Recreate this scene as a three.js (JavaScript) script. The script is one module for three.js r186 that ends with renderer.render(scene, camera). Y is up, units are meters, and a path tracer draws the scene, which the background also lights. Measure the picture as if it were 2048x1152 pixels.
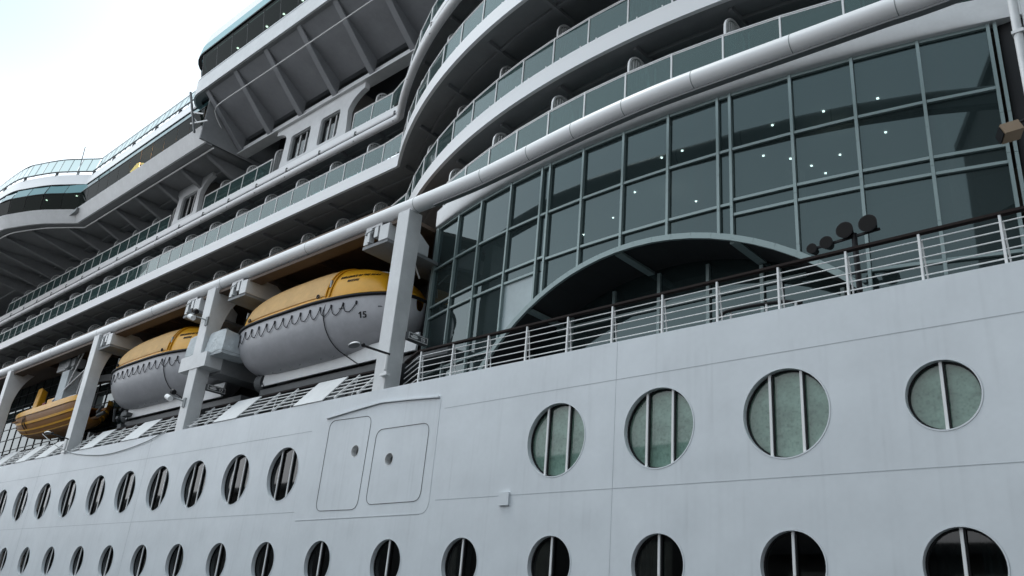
import * as THREE from 'three';
import { mergeGeometries, mergeVertices, toCreasedNormals } from 'three/addons/utils/BufferGeometryUtils.js';
import { FontLoader } from 'three/addons/loaders/FontLoader.js';
import { TextGeometry } from 'three/addons/geometries/TextGeometry.js';

// ---------------------------------------------------------------- camera, sky, sun, exposure
const scene = new THREE.Scene();
const camera = new THREE.PerspectiveCamera(37.589, 16 / 9, 0.1, 1500);
camera.position.set(0, 1.7, 16);
camera.quaternion.setFromRotationMatrix(new THREE.Matrix4().makeBasis(
  new THREE.Vector3(0.734754, 0.0823789, -0.6733129),
  new THREE.Vector3(0.205838, 0.9187191, 0.3370252),
  new THREE.Vector3(0.6463492, -0.386224, 0.6580758)));

const SUN = new THREE.Vector3(-0.46, 0.87, 0.16).normalize();
const GAP = new THREE.Vector3(-0.835, 0.54, -0.06).normalize();
{
  // bright, thinly clouded sky: white towards the horizon, pale blue above, brightest round the veiled sun
  const W = 512, H = 256, d = new Float32Array(W * H * 4);
  for (let j = 0; j < H; j++) for (let i = 0; i < W; i++) {
    const el = (j + 0.5) / H * Math.PI - Math.PI / 2, az = ((i + 0.5) / W - 0.5) * 2 * Math.PI;
    const v = new THREE.Vector3(Math.cos(el) * Math.cos(az), Math.sin(el), Math.cos(el) * Math.sin(az));
    const e = Math.max(0, v.y), t = Math.min(1, Math.pow(Math.max(0, (e - 0.3) / 0.7), 0.7));
    const q = Math.max(0, (v.dot(SUN) * 0.6 - v.x * 0.55 + 0.45) / 1.45), g = 0.54 + 0.68 * Math.min(1, q * q);   // broad glow of the veiled sun
    const wob = 1 + 0.05 * Math.sin(az * 3 + 1.3) * Math.sin(el * 5 + az) + 0.03 * Math.sin(az * 7 + el * 9);
    const b = (1.08 - 0.3 * t) * g * wob;
    const gap = Math.exp(-Math.pow(v.angleTo(GAP) / 0.25, 2)) * 0.85;   // thin blue gap in the veil, upper left of the frame
    const k = (j * W + i) * 4;
    d[k] = (b * (0.965 - 0.27 * t)) * (1 - gap) + 0.36 * gap; d[k + 1] = b * (1.0 - 0.1 * t) * (1 - gap) + 0.45 * gap; d[k + 2] = b * (1.05 - 0.02 * t) * (1 - gap) + 0.49 * gap; d[k + 3] = 1;
  }
  const sky = new THREE.DataTexture(d, W, H, THREE.RGBAFormat, THREE.FloatType);
  sky.mapping = THREE.EquirectangularReflectionMapping; sky.magFilter = THREE.LinearFilter; sky.minFilter = THREE.LinearFilter;
  sky.needsUpdate = true;
  scene.background = sky; scene.environment = sky;
}
const sun = new THREE.DirectionalLight(new THREE.Color(1, 0.965, 0.92), 0.6);
sun.position.copy(SUN).multiplyScalar(120).add(new THREE.Vector3(-25, 10, 0));
sun.target.position.set(-25, 10, 0);
sun.castShadow = true; sun.shadow.radius = 22; sun.shadow.mapSize.set(2048, 2048);
Object.assign(sun.shadow.camera, { left: -90, right: 90, top: 70, bottom: -70, near: 1, far: 300 });
scene.add(sun, sun.target);
const renderer = new THREE.WebGLRenderer({ antialias: true });
renderer.toneMapping = THREE.LinearToneMapping;
renderer.toneMappingExposure = 1.78;
renderer.shadowMap.enabled = true;

// ---------------------------------------------------------------- helpers
let seed = 7;
const rnd = () => { seed = (seed * 1664525 + 1013904223) >>> 0; return seed / 4294967296; };
const lin = (r, g, b) => new THREE.Color().setRGB(r, g, b);
function noiseTex(w, h, fn, srgb = true) {
  const a = new Uint8Array(w * h * 4);
  for (let y = 0; y < h; y++) for (let x = 0; x < w; x++) {
    const c = fn(x, y), k = (y * w + x) * 4;
    a[k] = c[0]; a[k + 1] = c[1]; a[k + 2] = c[2]; a[k + 3] = 255;
  }
  const t = new THREE.DataTexture(a, w, h);
  t.wrapS = t.wrapT = THREE.RepeatWrapping; t.magFilter = THREE.LinearFilter; t.minFilter = THREE.LinearMipmapLinearFilter; t.generateMipmaps = true;
  if (srgb) t.colorSpace = THREE.SRGBColorSpace;
  t.needsUpdate = true; return t;
}
const hash = (x, y) => { let n = (Math.imul(x, 374761393) + Math.imul(y, 668265263)) | 0; n = Math.imul(n ^ (n >>> 13), 1274126177); return ((n ^ (n >>> 16)) >>> 0) / 4294967296; };
function vn(x, y, p) {   // periodic value noise
  const xi = Math.floor(x), yi = Math.floor(y), fx = x - xi, fy = y - yi, s = (t) => t * t * (3 - 2 * t), m = (a) => ((a % p) + p) % p;
  const a = hash(m(xi), m(yi)), b = hash(m(xi + 1), m(yi)), c = hash(m(xi), m(yi + 1)), d = hash(m(xi + 1), m(yi + 1));
  return a + (b - a) * s(fx) + (c - a) * s(fy) + (a - b - c + d) * s(fx) * s(fy);
}
// painted steel: faint mottling, soot runs down the plating
const paintTex = noiseTex(1024, 1024, (x, y) => {
  const u = x / 1024, v = y / 1024;
  let n = 0.5 * vn(u * 8, v * 8, 8) + 0.3 * vn(u * 24, v * 24, 24) + 0.2 * vn(u * 90, v * 90, 90);
  const run = vn(u * 128, Math.abs(v - 0.5) * 8, 128) * vn(u * 32, Math.abs(v - 0.5) * 6 + 2, 32);
  const s = 238 + 14 * (n - 0.5) - 13 * Math.pow(run, 2.2);
  return [s - 2, s, s + 1];
});
const grime = noiseTex(512, 512, (x, y) => {
  const u = x / 512, v = y / 512;
  const n = 0.5 * vn(u * 6, v * 6, 6) + 0.3 * vn(u * 20, v * 20, 20) + 0.2 * vn(u * 80, v * 80, 80);
  const s = 236 + 26 * (n - 0.5); return [s, s, s];
});
const stain = noiseTex(512, 512, (x, y) => {
  const u = x / 512, v = y / 512, n = 0.5 * vn(u * 5, v * 5, 5) + 0.3 * vn(u * 16, v * 16, 16) + 0.2 * vn(u * 60, v * 60, 60), w = vn(u * 40, v * 40, 40);
  const s = 214 + 62 * (n - 0.5) - 26 * Math.pow(w, 3); return [s, s + 1, s - 4];
});
const plateBump = noiseTex(512, 512, (x, y) => { const u = x / 512, v = y / 512, s = 255 * (0.65 * vn(u * 5, v * 5, 5) + 0.35 * vn(u * 12, v * 12, 12)); return [s, s, s]; }, false);
const bumpTex = noiseTex(512, 512, (x, y) => {
  const u = x / 512, v = y / 512; const n = 0.6 * vn(u * 5, v * 5, 5) + 0.3 * vn(u * 14, v * 14, 14) + 0.1 * vn(u * 60, v * 60, 60);
  const s = 255 * n; return [s, s, s];
}, false);
function rep(t, s) { const c = t.clone(); c.repeat.set(1 / s, 1 / s); c.needsUpdate = true; return c; }
const std = (c, rough = 0.5, o = {}) => new THREE.MeshStandardMaterial({ color: c, roughness: rough, metalness: 0, side: THREE.DoubleSide, ...o });
const phy = (c, rough, o = {}) => new THREE.MeshPhysicalMaterial({ color: c, roughness: rough, side: THREE.DoubleSide, ...o });
const M = {
  hull: std(lin(0.815, 0.84, 0.87), 0.42, { map: rep(paintTex, 9), bumpMap: rep(plateBump, 7), bumpScale: 0.02 }),
  white: std(lin(0.8, 0.81, 0.82), 0.42, { map: rep(grime, 4) }),
  band: std(lin(0.86, 0.86, 0.87), 0.4),
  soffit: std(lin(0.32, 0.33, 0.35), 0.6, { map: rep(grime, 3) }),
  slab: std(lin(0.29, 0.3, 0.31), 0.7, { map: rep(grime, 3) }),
  grey: std(lin(0.36, 0.38, 0.39), 0.55, { map: rep(grime, 2) }),
  louvre: std(lin(0.5, 0.52, 0.52), 0.6),
  darkgrey: std(lin(0.09, 0.095, 0.1), 0.6),
  black: phy(lin(0.015, 0.015, 0.017), 0.5, { specularIntensity: 0.4 }),
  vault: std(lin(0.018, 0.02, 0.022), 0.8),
  tealGlass: phy(lin(0.07, 0.16, 0.17), 0.05, { metalness: 0.6 }),
  seam: std(lin(0.42, 0.45, 0.48), 0.6),
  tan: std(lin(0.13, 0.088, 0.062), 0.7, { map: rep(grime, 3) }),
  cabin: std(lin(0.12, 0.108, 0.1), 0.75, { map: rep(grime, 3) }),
  teal: std(lin(0.25, 0.32, 0.32), 0.4, { metalness: 0.2 }),
  tealPanel: std(lin(0.44, 0.53, 0.55), 0.35, { map: rep(grime, 2) }),
  tealRoof: std(lin(0.2, 0.42, 0.45), 0.35),
  rail: std(lin(0.8, 0.8, 0.8), 0.35),
  wood: phy(lin(0.02, 0.013, 0.012), 0.7, { specularIntensity: 0.3 }),
  pane: phy(lin(0.085, 0.124, 0.128), 0.02, { transmission: 1, thickness: 0, ior: 1.5, metalness: 0.6, specularIntensity: 0.6 }),
  bal: phy(lin(0.26, 0.42, 0.41), 0.02, { transmission: 1, thickness: 0, ior: 1.5, metalness: 0.16, specularIntensity: 0.8 }),
  clear: phy(lin(0.46, 0.54, 0.53), 0.02, { transmission: 1, thickness: 0, ior: 1.5 }),
  ribbon: phy(lin(0.036, 0.055, 0.046), 0.03, { transmission: 0.8, thickness: 0, ior: 1.5, specularIntensity: 0.12 }),
  port: phy(lin(0.2, 0.26, 0.26), 0.03, { transmission: 1, thickness: 0, ior: 1.5 }),
  portLight: phy(lin(0.62, 0.76, 0.73), 0.03, { transmission: 1, thickness: 0, ior: 1.5 }),
  blind: std(lin(0.8, 0.82, 0.78), 0.85, { map: rep(stain, 1.7) }),
  cabinWall: std(lin(0.22, 0.2, 0.18), 0.85, { map: rep(grime, 2) }),
  curtain: std(lin(0.08, 0.085, 0.09), 0.9),
  orange: std(lin(0.95, 0.47, 0.02), 0.4, { map: rep(grime, 2.5) }),
  tarp: std(lin(0.85, 0.53, 0.22), 0.75, { map: rep(grime, 1.6), bumpMap: rep(bumpTex, 1.2), bumpScale: 0.02 }),
  boatHull: std(lin(0.5, 0.5, 0.53), 0.4, { map: rep(grime, 3) }),
  rescue: std(lin(0.33, 0.13, 0.01), 0.5, { map: rep(grime, 2) }),
  rope: std(lin(0.03, 0.03, 0.035), 0.9),
  cover: std(lin(0.56, 0.6, 0.62), 0.75, { bumpMap: rep(bumpTex, 1), bumpScale: 0.04 }),
  room: std(lin(0.16, 0.15, 0.14), 0.9),
  concrete: std(lin(0.045, 0.045, 0.045), 0.95, { map: rep(grime, 6) }),
  water: phy(lin(0.012, 0.03, 0.032), 0.12, { bumpMap: rep(bumpTex, 3), bumpScale: 0.12 }),
  terminal: std(lin(0.14, 0.14, 0.14), 0.9, { map: rep(grime, 8) }),
  warm: new THREE.MeshStandardMaterial({ color: 0x000000, emissive: lin(1, 0.55, 0.22), emissiveIntensity: 12 }),
  glow: new THREE.MeshStandardMaterial({ color: 0x000000, emissive: lin(1, 0.97, 0.9), emissiveIntensity: 18 }),
};
const used = {};
const numbered = (n) => { used[n] = (used[n] || 0) + 1; return used[n] === 1 ? n : n + '_' + String(used[n] - 1).padStart(3, '0'); };
function boxUV(g, mx) {   // uv in metres by dominant axis of each triangle (after optional matrix)
  const n = g.index ? g.toNonIndexed() : g; if (!n.attributes.normal) n.computeVertexNormals();
  const p = n.attributes.position, uv = new Float32Array(p.count * 2), a = new THREE.Vector3(), b = new THREE.Vector3(), c = new THREE.Vector3();
  for (let i = 0; i < p.count; i += 3) {
    a.fromBufferAttribute(p, i); b.fromBufferAttribute(p, i + 1); c.fromBufferAttribute(p, i + 2);
    const nx = Math.abs((b.y - a.y) * (c.z - a.z) - (b.z - a.z) * (c.y - a.y)), ny = Math.abs((b.z - a.z) * (c.x - a.x) - (b.x - a.x) * (c.z - a.z)), nz = Math.abs((b.x - a.x) * (c.y - a.y) - (b.y - a.y) * (c.x - a.x));
    [a, b, c].forEach((q, k) => {
      const s = (i + k) * 2;
      if (nz >= nx && nz >= ny) { uv[s] = q.x; uv[s + 1] = q.y; } else if (ny >= nx) { uv[s] = q.x; uv[s + 1] = q.z; } else { uv[s] = q.z; uv[s + 1] = q.y; }
    });
  }
  n.setAttribute('uv', new THREE.BufferAttribute(uv, 2)); return n;
}
const clean = (g) => { const n = g.index ? g.toNonIndexed() : g; for (const k of Object.keys(n.attributes)) if (!['position', 'normal', 'uv'].includes(k)) n.deleteAttribute(k); if (!n.attributes.normal) n.computeVertexNormals(); return boxUV(n); };
function obj(name, geos, mat, parent) {
  const list = (Array.isArray(geos) ? geos : [geos]).map(clean);
  const m = new THREE.Mesh(list.length > 1 ? mergeGeometries(list) : list[0], mat);
  m.name = parent ? name : numbered(name); m.castShadow = m.receiveShadow = true;
  (parent || scene).add(m); return m;
}
function thing(name, label, category, group) {
  const g = new THREE.Group(); g.name = numbered(name); scene.add(g);
  g.userData = { label, category }; if (group) g.userData.group = group; return g;
}
function part(name, parent) { const g = new THREE.Group(); g.name = name; parent.add(g); return g; }
function tag(o, label, category, group) { o.userData = { label, category }; if (group) o.userData.group = group; return o; }
const structure = (o) => { o.userData.kind = 'structure'; return o; };
const BX = (x0, x1, y0, y1, z0, z1) => new THREE.BoxGeometry(Math.abs(x1 - x0), Math.abs(y1 - y0), Math.abs(z1 - z0)).translate((x0 + x1) / 2, (y0 + y1) / 2, (z0 + z1) / 2);
const V = (x, y, z) => new THREE.Vector3(x, y, z);
function bar(a, b, r, n = 8) {
  const d = b.clone().sub(a), g = new THREE.CylinderGeometry(r, r, d.length(), n, 1);
  g.applyQuaternion(new THREE.Quaternion().setFromUnitVectors(V(0, 1, 0), d.clone().normalize())); return g.translate((a.x + b.x) / 2, (a.y + b.y) / 2, (a.z + b.z) / 2);
}
function tube(pts, r, seg, n = 6, closed = false) { return new THREE.TubeGeometry(new THREE.CatmullRomCurve3(pts, closed, 'catmullrom', 0.3), seg || pts.length * 6, r, n, closed); }
function boxBar(a, b, w, h, up = V(0, 1, 0)) {   // box beam from a to b
  const d = b.clone().sub(a), L = d.length(), z = d.normalize(), x = up.clone().cross(z).normalize(), y = z.clone().cross(x);
  return new THREE.BoxGeometry(w, h, L).applyMatrix4(new THREE.Matrix4().makeBasis(x, y, z)).translate((a.x + b.x) / 2, (a.y + b.y) / 2, (a.z + b.z) / 2);
}
// sweep a closed profile [[outward, y]...] along a plan path [[x, z]...]
function sweep(path, prof, crease = 0.6) {
  const n = path.length, pos = [], idx = [];
  for (let i = 0; i < n; i++) {
    const a = path[Math.max(0, i - 1)], b = path[Math.min(n - 1, i + 1)], L = Math.hypot(b[0] - a[0], b[1] - a[1]), nx = -(b[1] - a[1]) / L, nz = (b[0] - a[0]) / L;
    for (const [o, y] of prof) pos.push(path[i][0] + nx * o, y, path[i][1] + nz * o);
  }
  const m = prof.length;
  for (let i = 0; i < n - 1; i++) for (let k = 0; k < m; k++) { const k2 = (k + 1) % m, A = i * m + k, B = i * m + k2, Cc = A + m, D = B + m; idx.push(A, Cc, B, B, Cc, D); }
  for (const e of [0, n - 1]) for (let k = 1; k < m - 1; k++) idx.push(e * m, e * m + k, e * m + k + 1);
  const g = new THREE.BufferGeometry(); g.setAttribute('position', new THREE.Float32BufferAttribute(pos, 3)); g.setIndex(idx);
  return toCreasedNormals(g, crease);
}
const circ = (o, y, r, n = 12) => Array.from({ length: n }, (_, k) => [o + r * Math.cos(k / n * 2 * Math.PI), y + r * Math.sin(k / n * 2 * Math.PI)]);
const rectP = (o0, o1, y0, y1) => [[o0, y0], [o1, y0], [o1, y1], [o0, y1]];
function slabGeo(path, y0, y1, zb) {
  const pos = [], idx = [], n = path.length;
  for (const [x, z] of path) pos.push(x, y1, z, x, y0, z, x, y0, zb, x, y1, zb);
  for (let i = 0; i < n - 1; i++) for (let k = 0; k < 4; k++) { const A = i * 4 + k, B = i * 4 + (k + 1) % 4; idx.push(A, A + 4, B, B, A + 4, B + 4); }
  for (const e of [0, n - 1]) idx.push(e * 4, e * 4 + 1, e * 4 + 2, e * 4, e * 4 + 2, e * 4 + 3);
  const g = new THREE.BufferGeometry(); g.setAttribute('position', new THREE.Float32BufferAttribute(pos, 3)); g.setIndex(idx);
  return toCreasedNormals(g, 0.6);
}
function prismX(shape, x0, x1, bevel = 0) {   // shape drawn in (z, y), extruded along x
  const g = new THREE.ExtrudeGeometry(shape, { depth: Math.abs(x1 - x0), bevelEnabled: bevel > 0, bevelSize: bevel, bevelThickness: bevel, bevelSegments: 1, curveSegments: 10 });
  g.applyMatrix4(new THREE.Matrix4().makeBasis(V(0, 0, 1), V(0, 1, 0), V(-1, 0, 0))); return g.translate(Math.max(x0, x1), 0, 0);
}
const poly = (pts) => { const s = new THREE.Shape(); pts.forEach((p, i) => i ? s.lineTo(p[0], p[1]) : s.moveTo(p[0], p[1])); return s; };
function rrect(x0, x1, y0, y1, r, P = THREE.Shape) {
  const s = new P(); s.moveTo(x0 + r, y0); s.lineTo(x1 - r, y0); s.quadraticCurveTo(x1, y0, x1, y0 + r); s.lineTo(x1, y1 - r); s.quadraticCurveTo(x1, y1, x1 - r, y1);
  s.lineTo(x0 + r, y1); s.quadraticCurveTo(x0, y1, x0, y1 - r); s.lineTo(x0, y0 + r); s.quadraticCurveTo(x0, y0, x0 + r, y0); return s;
}
const extr = (s, d, z, seg = 16) => new THREE.ExtrudeGeometry(s, { depth: d, bevelEnabled: false, curveSegments: seg }).translate(0, 0, z);

// ---------------------------------------------------------------- ground and water (below the frame)
structure(obj('water', new THREE.PlaneGeometry(900, 900).rotateX(-Math.PI / 2).translate(-60, -2.2, -300), M.water));
structure(obj('quay', BX(-260, 260, -4, 0, 3.2, 160), M.concrete));

// ---------------------------------------------------------------- hull
const HT = 8.79;
const hull = thing('ship_hull', 'white painted steel ship side with rows of round windows', 'ship hull');
const holes = [];   // x, y, r, kind
[-4.56, -7.59, -10.65, -13.69, -16.75, -19.77, -23.07, -26.15, -29.2, -32.3, -35.33, -38.42, -41.51, -44.9, -48.1, -51.3, -54.4, -57.5].forEach((x) => holes.push([x, 3.5, 0.69, 'dark']));
[-13.72, -10.68, -7.61].forEach((x) => holes.push([x, 6.51, 0.96, 'triple']));
holes.push([-4.58, 6.5, 0.68, 'double']);
[-25.95, -29.05, -32.17, -35.22, -38.3, -41.4, -44.7, -47.9, -51.1, -54.3, -57.5, -60.7].forEach((x) => holes.push([x, 6.42, 0.95, 'slats']));
[-1.5, 1.6].forEach((x) => holes.push([x, 3.5, 0.69, 'dark'], [x, 6.5, 0.68, 'double']));
{
  const s = poly([[-120, -3.5], [16, -3.5], [16, HT], [-120, HT]]);
  for (const [x, y, r] of holes) { const h = new THREE.Path(); h.absarc(x, y, r, 0, Math.PI * 2, true); s.holes.push(h); }
  for (const [x, y] of [[-22.0, 6.89], [-20.24, 6.5]]) { const h = new THREE.Path(); h.absarc(x, y, 0.2, 0, Math.PI * 2, true); s.holes.push(h); }
  obj('plating', extr(s, 0.1, -0.1, 40), M.hull, hull);
  obj('cabin_bulkhead', BX(-120, 16, -3.4, HT - 0.1, -4.3, -4.2), M.cabinWall, hull);
  for (const y of [1.9, 4.95]) obj('cabin_floor', BX(-120, 16, y - 0.1, y, -4.2, -0.101), M.cabinWall, hull);
  for (let x = -61; x < 5; x += 3.07) obj('cabin_partition', BX(x - 0.03, x + 0.03, 1.9, HT - 0.1, -4.2, -0.102), M.cabinWall, hull);
}
const ringProf = (r0, r1, z0, z1, n = 48) => { const s = new THREE.Shape(); s.absarc(0, 0, r1, 0, Math.PI * 2); const h = new THREE.Path(); h.absarc(0, 0, r0, 0, Math.PI * 2, true); s.holes.push(h); return extr(s, z1 - z0, z0, n / 2); };
const discG = (r, z) => new THREE.CircleGeometry(r, 48).translate(0, 0, z);
const protos = {};
function porthole(x, y, r, kind) {
  const key = kind + r;
  if (!protos[key]) {
    const f = ringProf(r - 0.03, r - 0.002, -0.17, 0.008), half = r - 0.03;
    const mull = kind === 'dark' || kind === 'double' ? [0] : [-0.36 * r, 0.36 * r];
    const rub = ringProf(r - 0.07, r - 0.03, -0.165, -0.13);
    protos[key] = { f, rub, mulls: mull.map((mx) => { const h = Math.sqrt(half * half - mx * mx); return [BX(mx - (kind === 'slats' ? 0.02 : 0.028), mx + (kind === 'slats' ? 0.02 : 0.028), -h, h, -0.145, -0.07), BX(mx + 0.028, mx + 0.062, -h * 0.97, h * 0.97, -0.145, -0.1)]; }), pane: discG(r - 0.03, -0.15) };
    if (kind === 'triple' || kind === 'double') protos[key].blind = discG(r + 0.05, -0.2);
    if (kind === 'slats') protos[key].blind = BX(-0.3 * r, 0.34 * r, -r, r, -0.4, -0.38);
  }
  const p = protos[key], g = part('porthole', hull); g.position.set(x, y, 0);
  obj('frame', p.f, M.hull, g); obj('gasket', p.rub, M.black, g);
  for (const [a, b] of p.mulls) { obj('mullion', a, M.rail, g); obj('mullion_seal', b, M.black, g); }
  obj('pane', p.pane, kind === 'triple' || kind === 'double' ? M.portLight : M.port, g);
  if (p.blind) obj('blind', p.blind, kind === 'slats' ? M.curtain : M.blind, g);
}
holes.forEach((h) => porthole(...h));
function curtainGeo(x0, x1, r, z) { const pos = [], n = 18; const P = (k) => { const x = x0 + (x1 - x0) * k / n; return [x, z + 0.03 * Math.sin(k * 1.9)]; }; for (let k = 0; k < n; k++) { const [a, za] = P(k), [b, zb] = P(k + 1); pos.push(a, -r, za, b, -r, zb, b, r, zb, a, -r, za, b, r, zb, a, r, za); } const g = new THREE.BufferGeometry(); g.setAttribute('position', new THREE.Float32BufferAttribute(pos, 3)); return g; }
hull.children.filter((c) => c.name === 'porthole').forEach((p, i) => { if (holes[i][3] !== 'dark') return; const w = rnd(), r = 0.85; if (w < 0.35) obj('curtain', curtainGeo(-r, -r + 0.35 + rnd() * 0.5, r, -0.45), M.curtain, p); if (w > 0.2 && w < 0.8) obj('curtain', curtainGeo(r - 0.3 - rnd() * 0.6, r, r, -0.45), M.curtain, p); });
for (const [y, x0, x1] of [[5.19, -17.95, 16], [5.09, -120, -24.8], [7.81, -18, 16], [7.78, -120, -24.6]]) obj('weld_seam', BX(x0, x1, y - 0.007, y + 0.007, -0.02, 0.004), M.seam, hull);
for (const x of [-11.9, 0.4, -36.9, -49.6]) obj('weld_seam', BX(x - 0.003, x + 0.003, -3.4, HT - 0.02, -0.02, 0.0035), M.seam, hull);
{ // shell doors with their raised plate
  const d = part('shell_door_plate', hull);
  const s = new THREE.Shape(); s.moveTo(-24.65, 4.81); s.lineTo(-18.55, 4.83); s.quadraticCurveTo(-18.2, 4.85, -18.2, 5.2); s.lineTo(-18.2, 8.1); s.lineTo(-18.215, 8.1); s.lineTo(-18.215, 5.2); s.quadraticCurveTo(-18.22, 4.87, -18.55, 4.85); s.lineTo(-24.65, 4.83);
  obj('edge', extr(s, 0.016, -0.008), M.hull, d);
  obj('edge_groove', extr(poly([[-24.65, 4.79], [-18.55, 4.81], [-18.55, 4.822], [-24.65, 4.803]]), 0.012, -0.008), M.seam, d);
  const door = (pts, hx, hy) => {
    const g = part('shell_door', hull), r = 0.3, path = new THREE.CurvePath(), c = pts.map((p) => new THREE.Vector2(...p)), n = c.length, out = [];
    for (let i = 0; i < n; i++) {
      const p = c[i], a = c[(i + n - 1) % n].clone().sub(p).normalize(), b = c[(i + 1) % n].clone().sub(p).normalize();
      for (let k = 0; k <= 6; k++) { const t = k / 6, q = new THREE.QuadraticBezierCurve(p.clone().addScaledVector(a, r), p, p.clone().addScaledVector(b, r)).getPoint(t); out.push(V(q.x, q.y, 0.002)); }
    }
    obj('door_gap', new THREE.TubeGeometry(new THREE.CatmullRomCurve3(out, true, 'catmullrom', 0.01), 160, 0.011, 5, true), M.darkgrey, g);
    const rp = ringProf(0.185, 0.2, -0.22, 0.006).translate(hx, hy, 0), cup = new THREE.CircleGeometry(0.2, 32).translate(hx, hy, -0.2);
    obj('grip_ring', rp, M.rail, g); obj('grip_cup', cup, M.darkgrey, g);  // cup coloured dark in place of the shade inside the hole
    obj('grip_bar', BX(hx + 0.05, hx + 0.09, hy - 0.19, hy + 0.19, -0.12, -0.09), M.grey, g);
  };
  door([[-23.6, 8.02], [-21.38, 7.97], [-21.46, 5.06], [-23.62, 5.08]], -22.0, 6.89);
  door([[-21.02, 7.47], [-18.57, 7.45], [-18.6, 5.19], [-21.07, 5.18]], -20.24, 6.5);
  const gut = [V(-23.8, 8.13, 0.03), V(-22, 8.27, 0.03), V(-20.95, 8.34, 0.03), V(-19.6, 8.27, 0.03), V(-18.26, 8.18, 0.03)];
  obj('drip_strip', gut.slice(0, -1).map((p, i) => boxBar(p, gut[i + 1], 0.07, 0.045)), M.hull, hull);
  obj('junction_box', extr(rrect(-15.47, -15.12, 4.93, 5.27, 0.03), 0.07, -0.01), M.hull, hull);
}
obj('deck_plate', BX(-120, 16, HT - 0.09, HT - 0.02, -9.4, -0.101), M.slab, hull);

// ---------------------------------------------------------------- plan curves
const XC = -12.83;
const wallZ = (x) => { const R = 36.5; return -1.3 - R + Math.sqrt(R * R - (x - XC) ** 2); };
const arcZ = (x, z0, R, zs) => { const d = Math.abs(x - XC); return d >= R ? zs : Math.max(zs, z0 - R + Math.sqrt(R * R - d * d)); };
const LZ = (x) => arcZ(x, -0.81, 29.5, -5.6), MZ = (x) => arcZ(x, 0.3, 27.5, -4.62), UZ = (x) => arcZ(x, 0.6, 27.5, -4.62);
function planPath(f, x0, x1, step = 0.35) { const p = []; const n = Math.ceil((x1 - x0) / step); for (let i = 0; i <= n; i++) { const x = x0 + (x1 - x0) * i / n; p.push([x, f(x)]); } return p; }

// ---------------------------------------------------------------- balcony decks
const GRID = (k) => -31.45 + 1.571 * k;   // posts; privacy screens at even k
function arch(w, h, rise) { const s = new THREE.Shape(); s.moveTo(0, 0); s.lineTo(0, h - rise); s.absellipse(-w / 2, h - rise, w / 2, rise, 0, Math.PI, false); s.lineTo(-w, 0); s.lineTo(0, 0); return s; }
let dividerGeo = null;
function dividerParts() {
  if (dividerGeo) return dividerGeo;
  const w = 1.12, h = 2.0, rise = 0.58, o = arch(w, h, rise), inn = arch(w - 0.12, h - 0.06, rise - 0.03);
  const hp = new THREE.Path(inn.getPoints(12).map((p) => new THREE.Vector2(p.x - 0.06, Math.max(0.02, p.y)))); o.holes.push(hp);
  const frame = prismX(o, -0.035, 0.035), sl = [];
  for (let k = 0; k < 7; k++) { const z = -0.17 - k * 0.13, hh = h - rise + (rise - 0.12) * Math.sqrt(Math.max(0, 1 - ((z + w / 2) / (w / 2 - 0.08)) ** 2)); sl.push(BX(-0.012, 0.022, 0.05, hh, z - 0.045, z + 0.045)); }
  sl.push(BX(-0.02, -0.012, 0.05, h - rise, -w + 0.1, -0.1));
  dividerGeo = { frame, louvre: mergeGeometries(sl.map(clean)), pole: bar(V(0, 0, -w - 0.32), V(0, 2.55, -w - 0.32), 0.03) };
  return dividerGeo;
}
function balcony(g, f, y, k0, k1, opt = {}) {
  const rail = [];
  for (let k = k0; k <= k1; k++) {
    const x = GRID(k), z = f(x) - 0.07;
    if (opt.skip && opt.skip(x)) continue;
    obj('post', BX(x - 0.025, x + 0.025, y, y + 1.06, z - 0.03, z + 0.03), M.rail, g);
    if (k < k1 && !(opt.skip && opt.skip(GRID(k + 1)))) {
      const x2 = GRID(k + 1), z2 = f(x2) - 0.07, a = V(x + 0.035, 0, z), b = V(x2 - 0.035, 0, z2), d = b.clone().sub(a);
      const p = new THREE.BoxGeometry(d.length(), 0.96, 0.012).rotateY(-Math.atan2(d.z, d.x)).translate((a.x + b.x) / 2, y + 0.54, (a.z + b.z) / 2);
      obj('glass_panel', p, M.bal, g);
      for (const t of [0.2, 0.8]) { const q = a.clone().lerp(b, t); obj('glass_clip', BX(q.x - 0.02, q.x + 0.02, y, y + 0.11, q.z - 0.03, q.z + 0.03), M.rail, g); }
    }
    if (k % 2 === 0 && !opt.noDivider) {
      const dg = dividerParts(), d = part('privacy_screen', g); d.position.set(x, y + 0.02, z - 0.1);
      obj('frame', dg.frame, M.rail, d); obj('louvre', dg.louvre, M.louvre, d); obj('support_pole', dg.pole, M.rail, d);
    }
  }
  let seg = [];
  const flush = () => { if (seg.length > 1) { obj('handrail', [sweep(seg, circ(-0.07, y + 1.09, 0.03, 8)), sweep(seg, rectP(-0.12, -0.06, y + 1.035, y + 1.06))], M.rail, g); } seg = []; };
  for (let k = k0; k <= k1; k++) { const x = GRID(k); if (opt.skip && opt.skip(x)) { flush(); continue; } seg.push([x, f(x)]); }
  flush();
}
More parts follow.
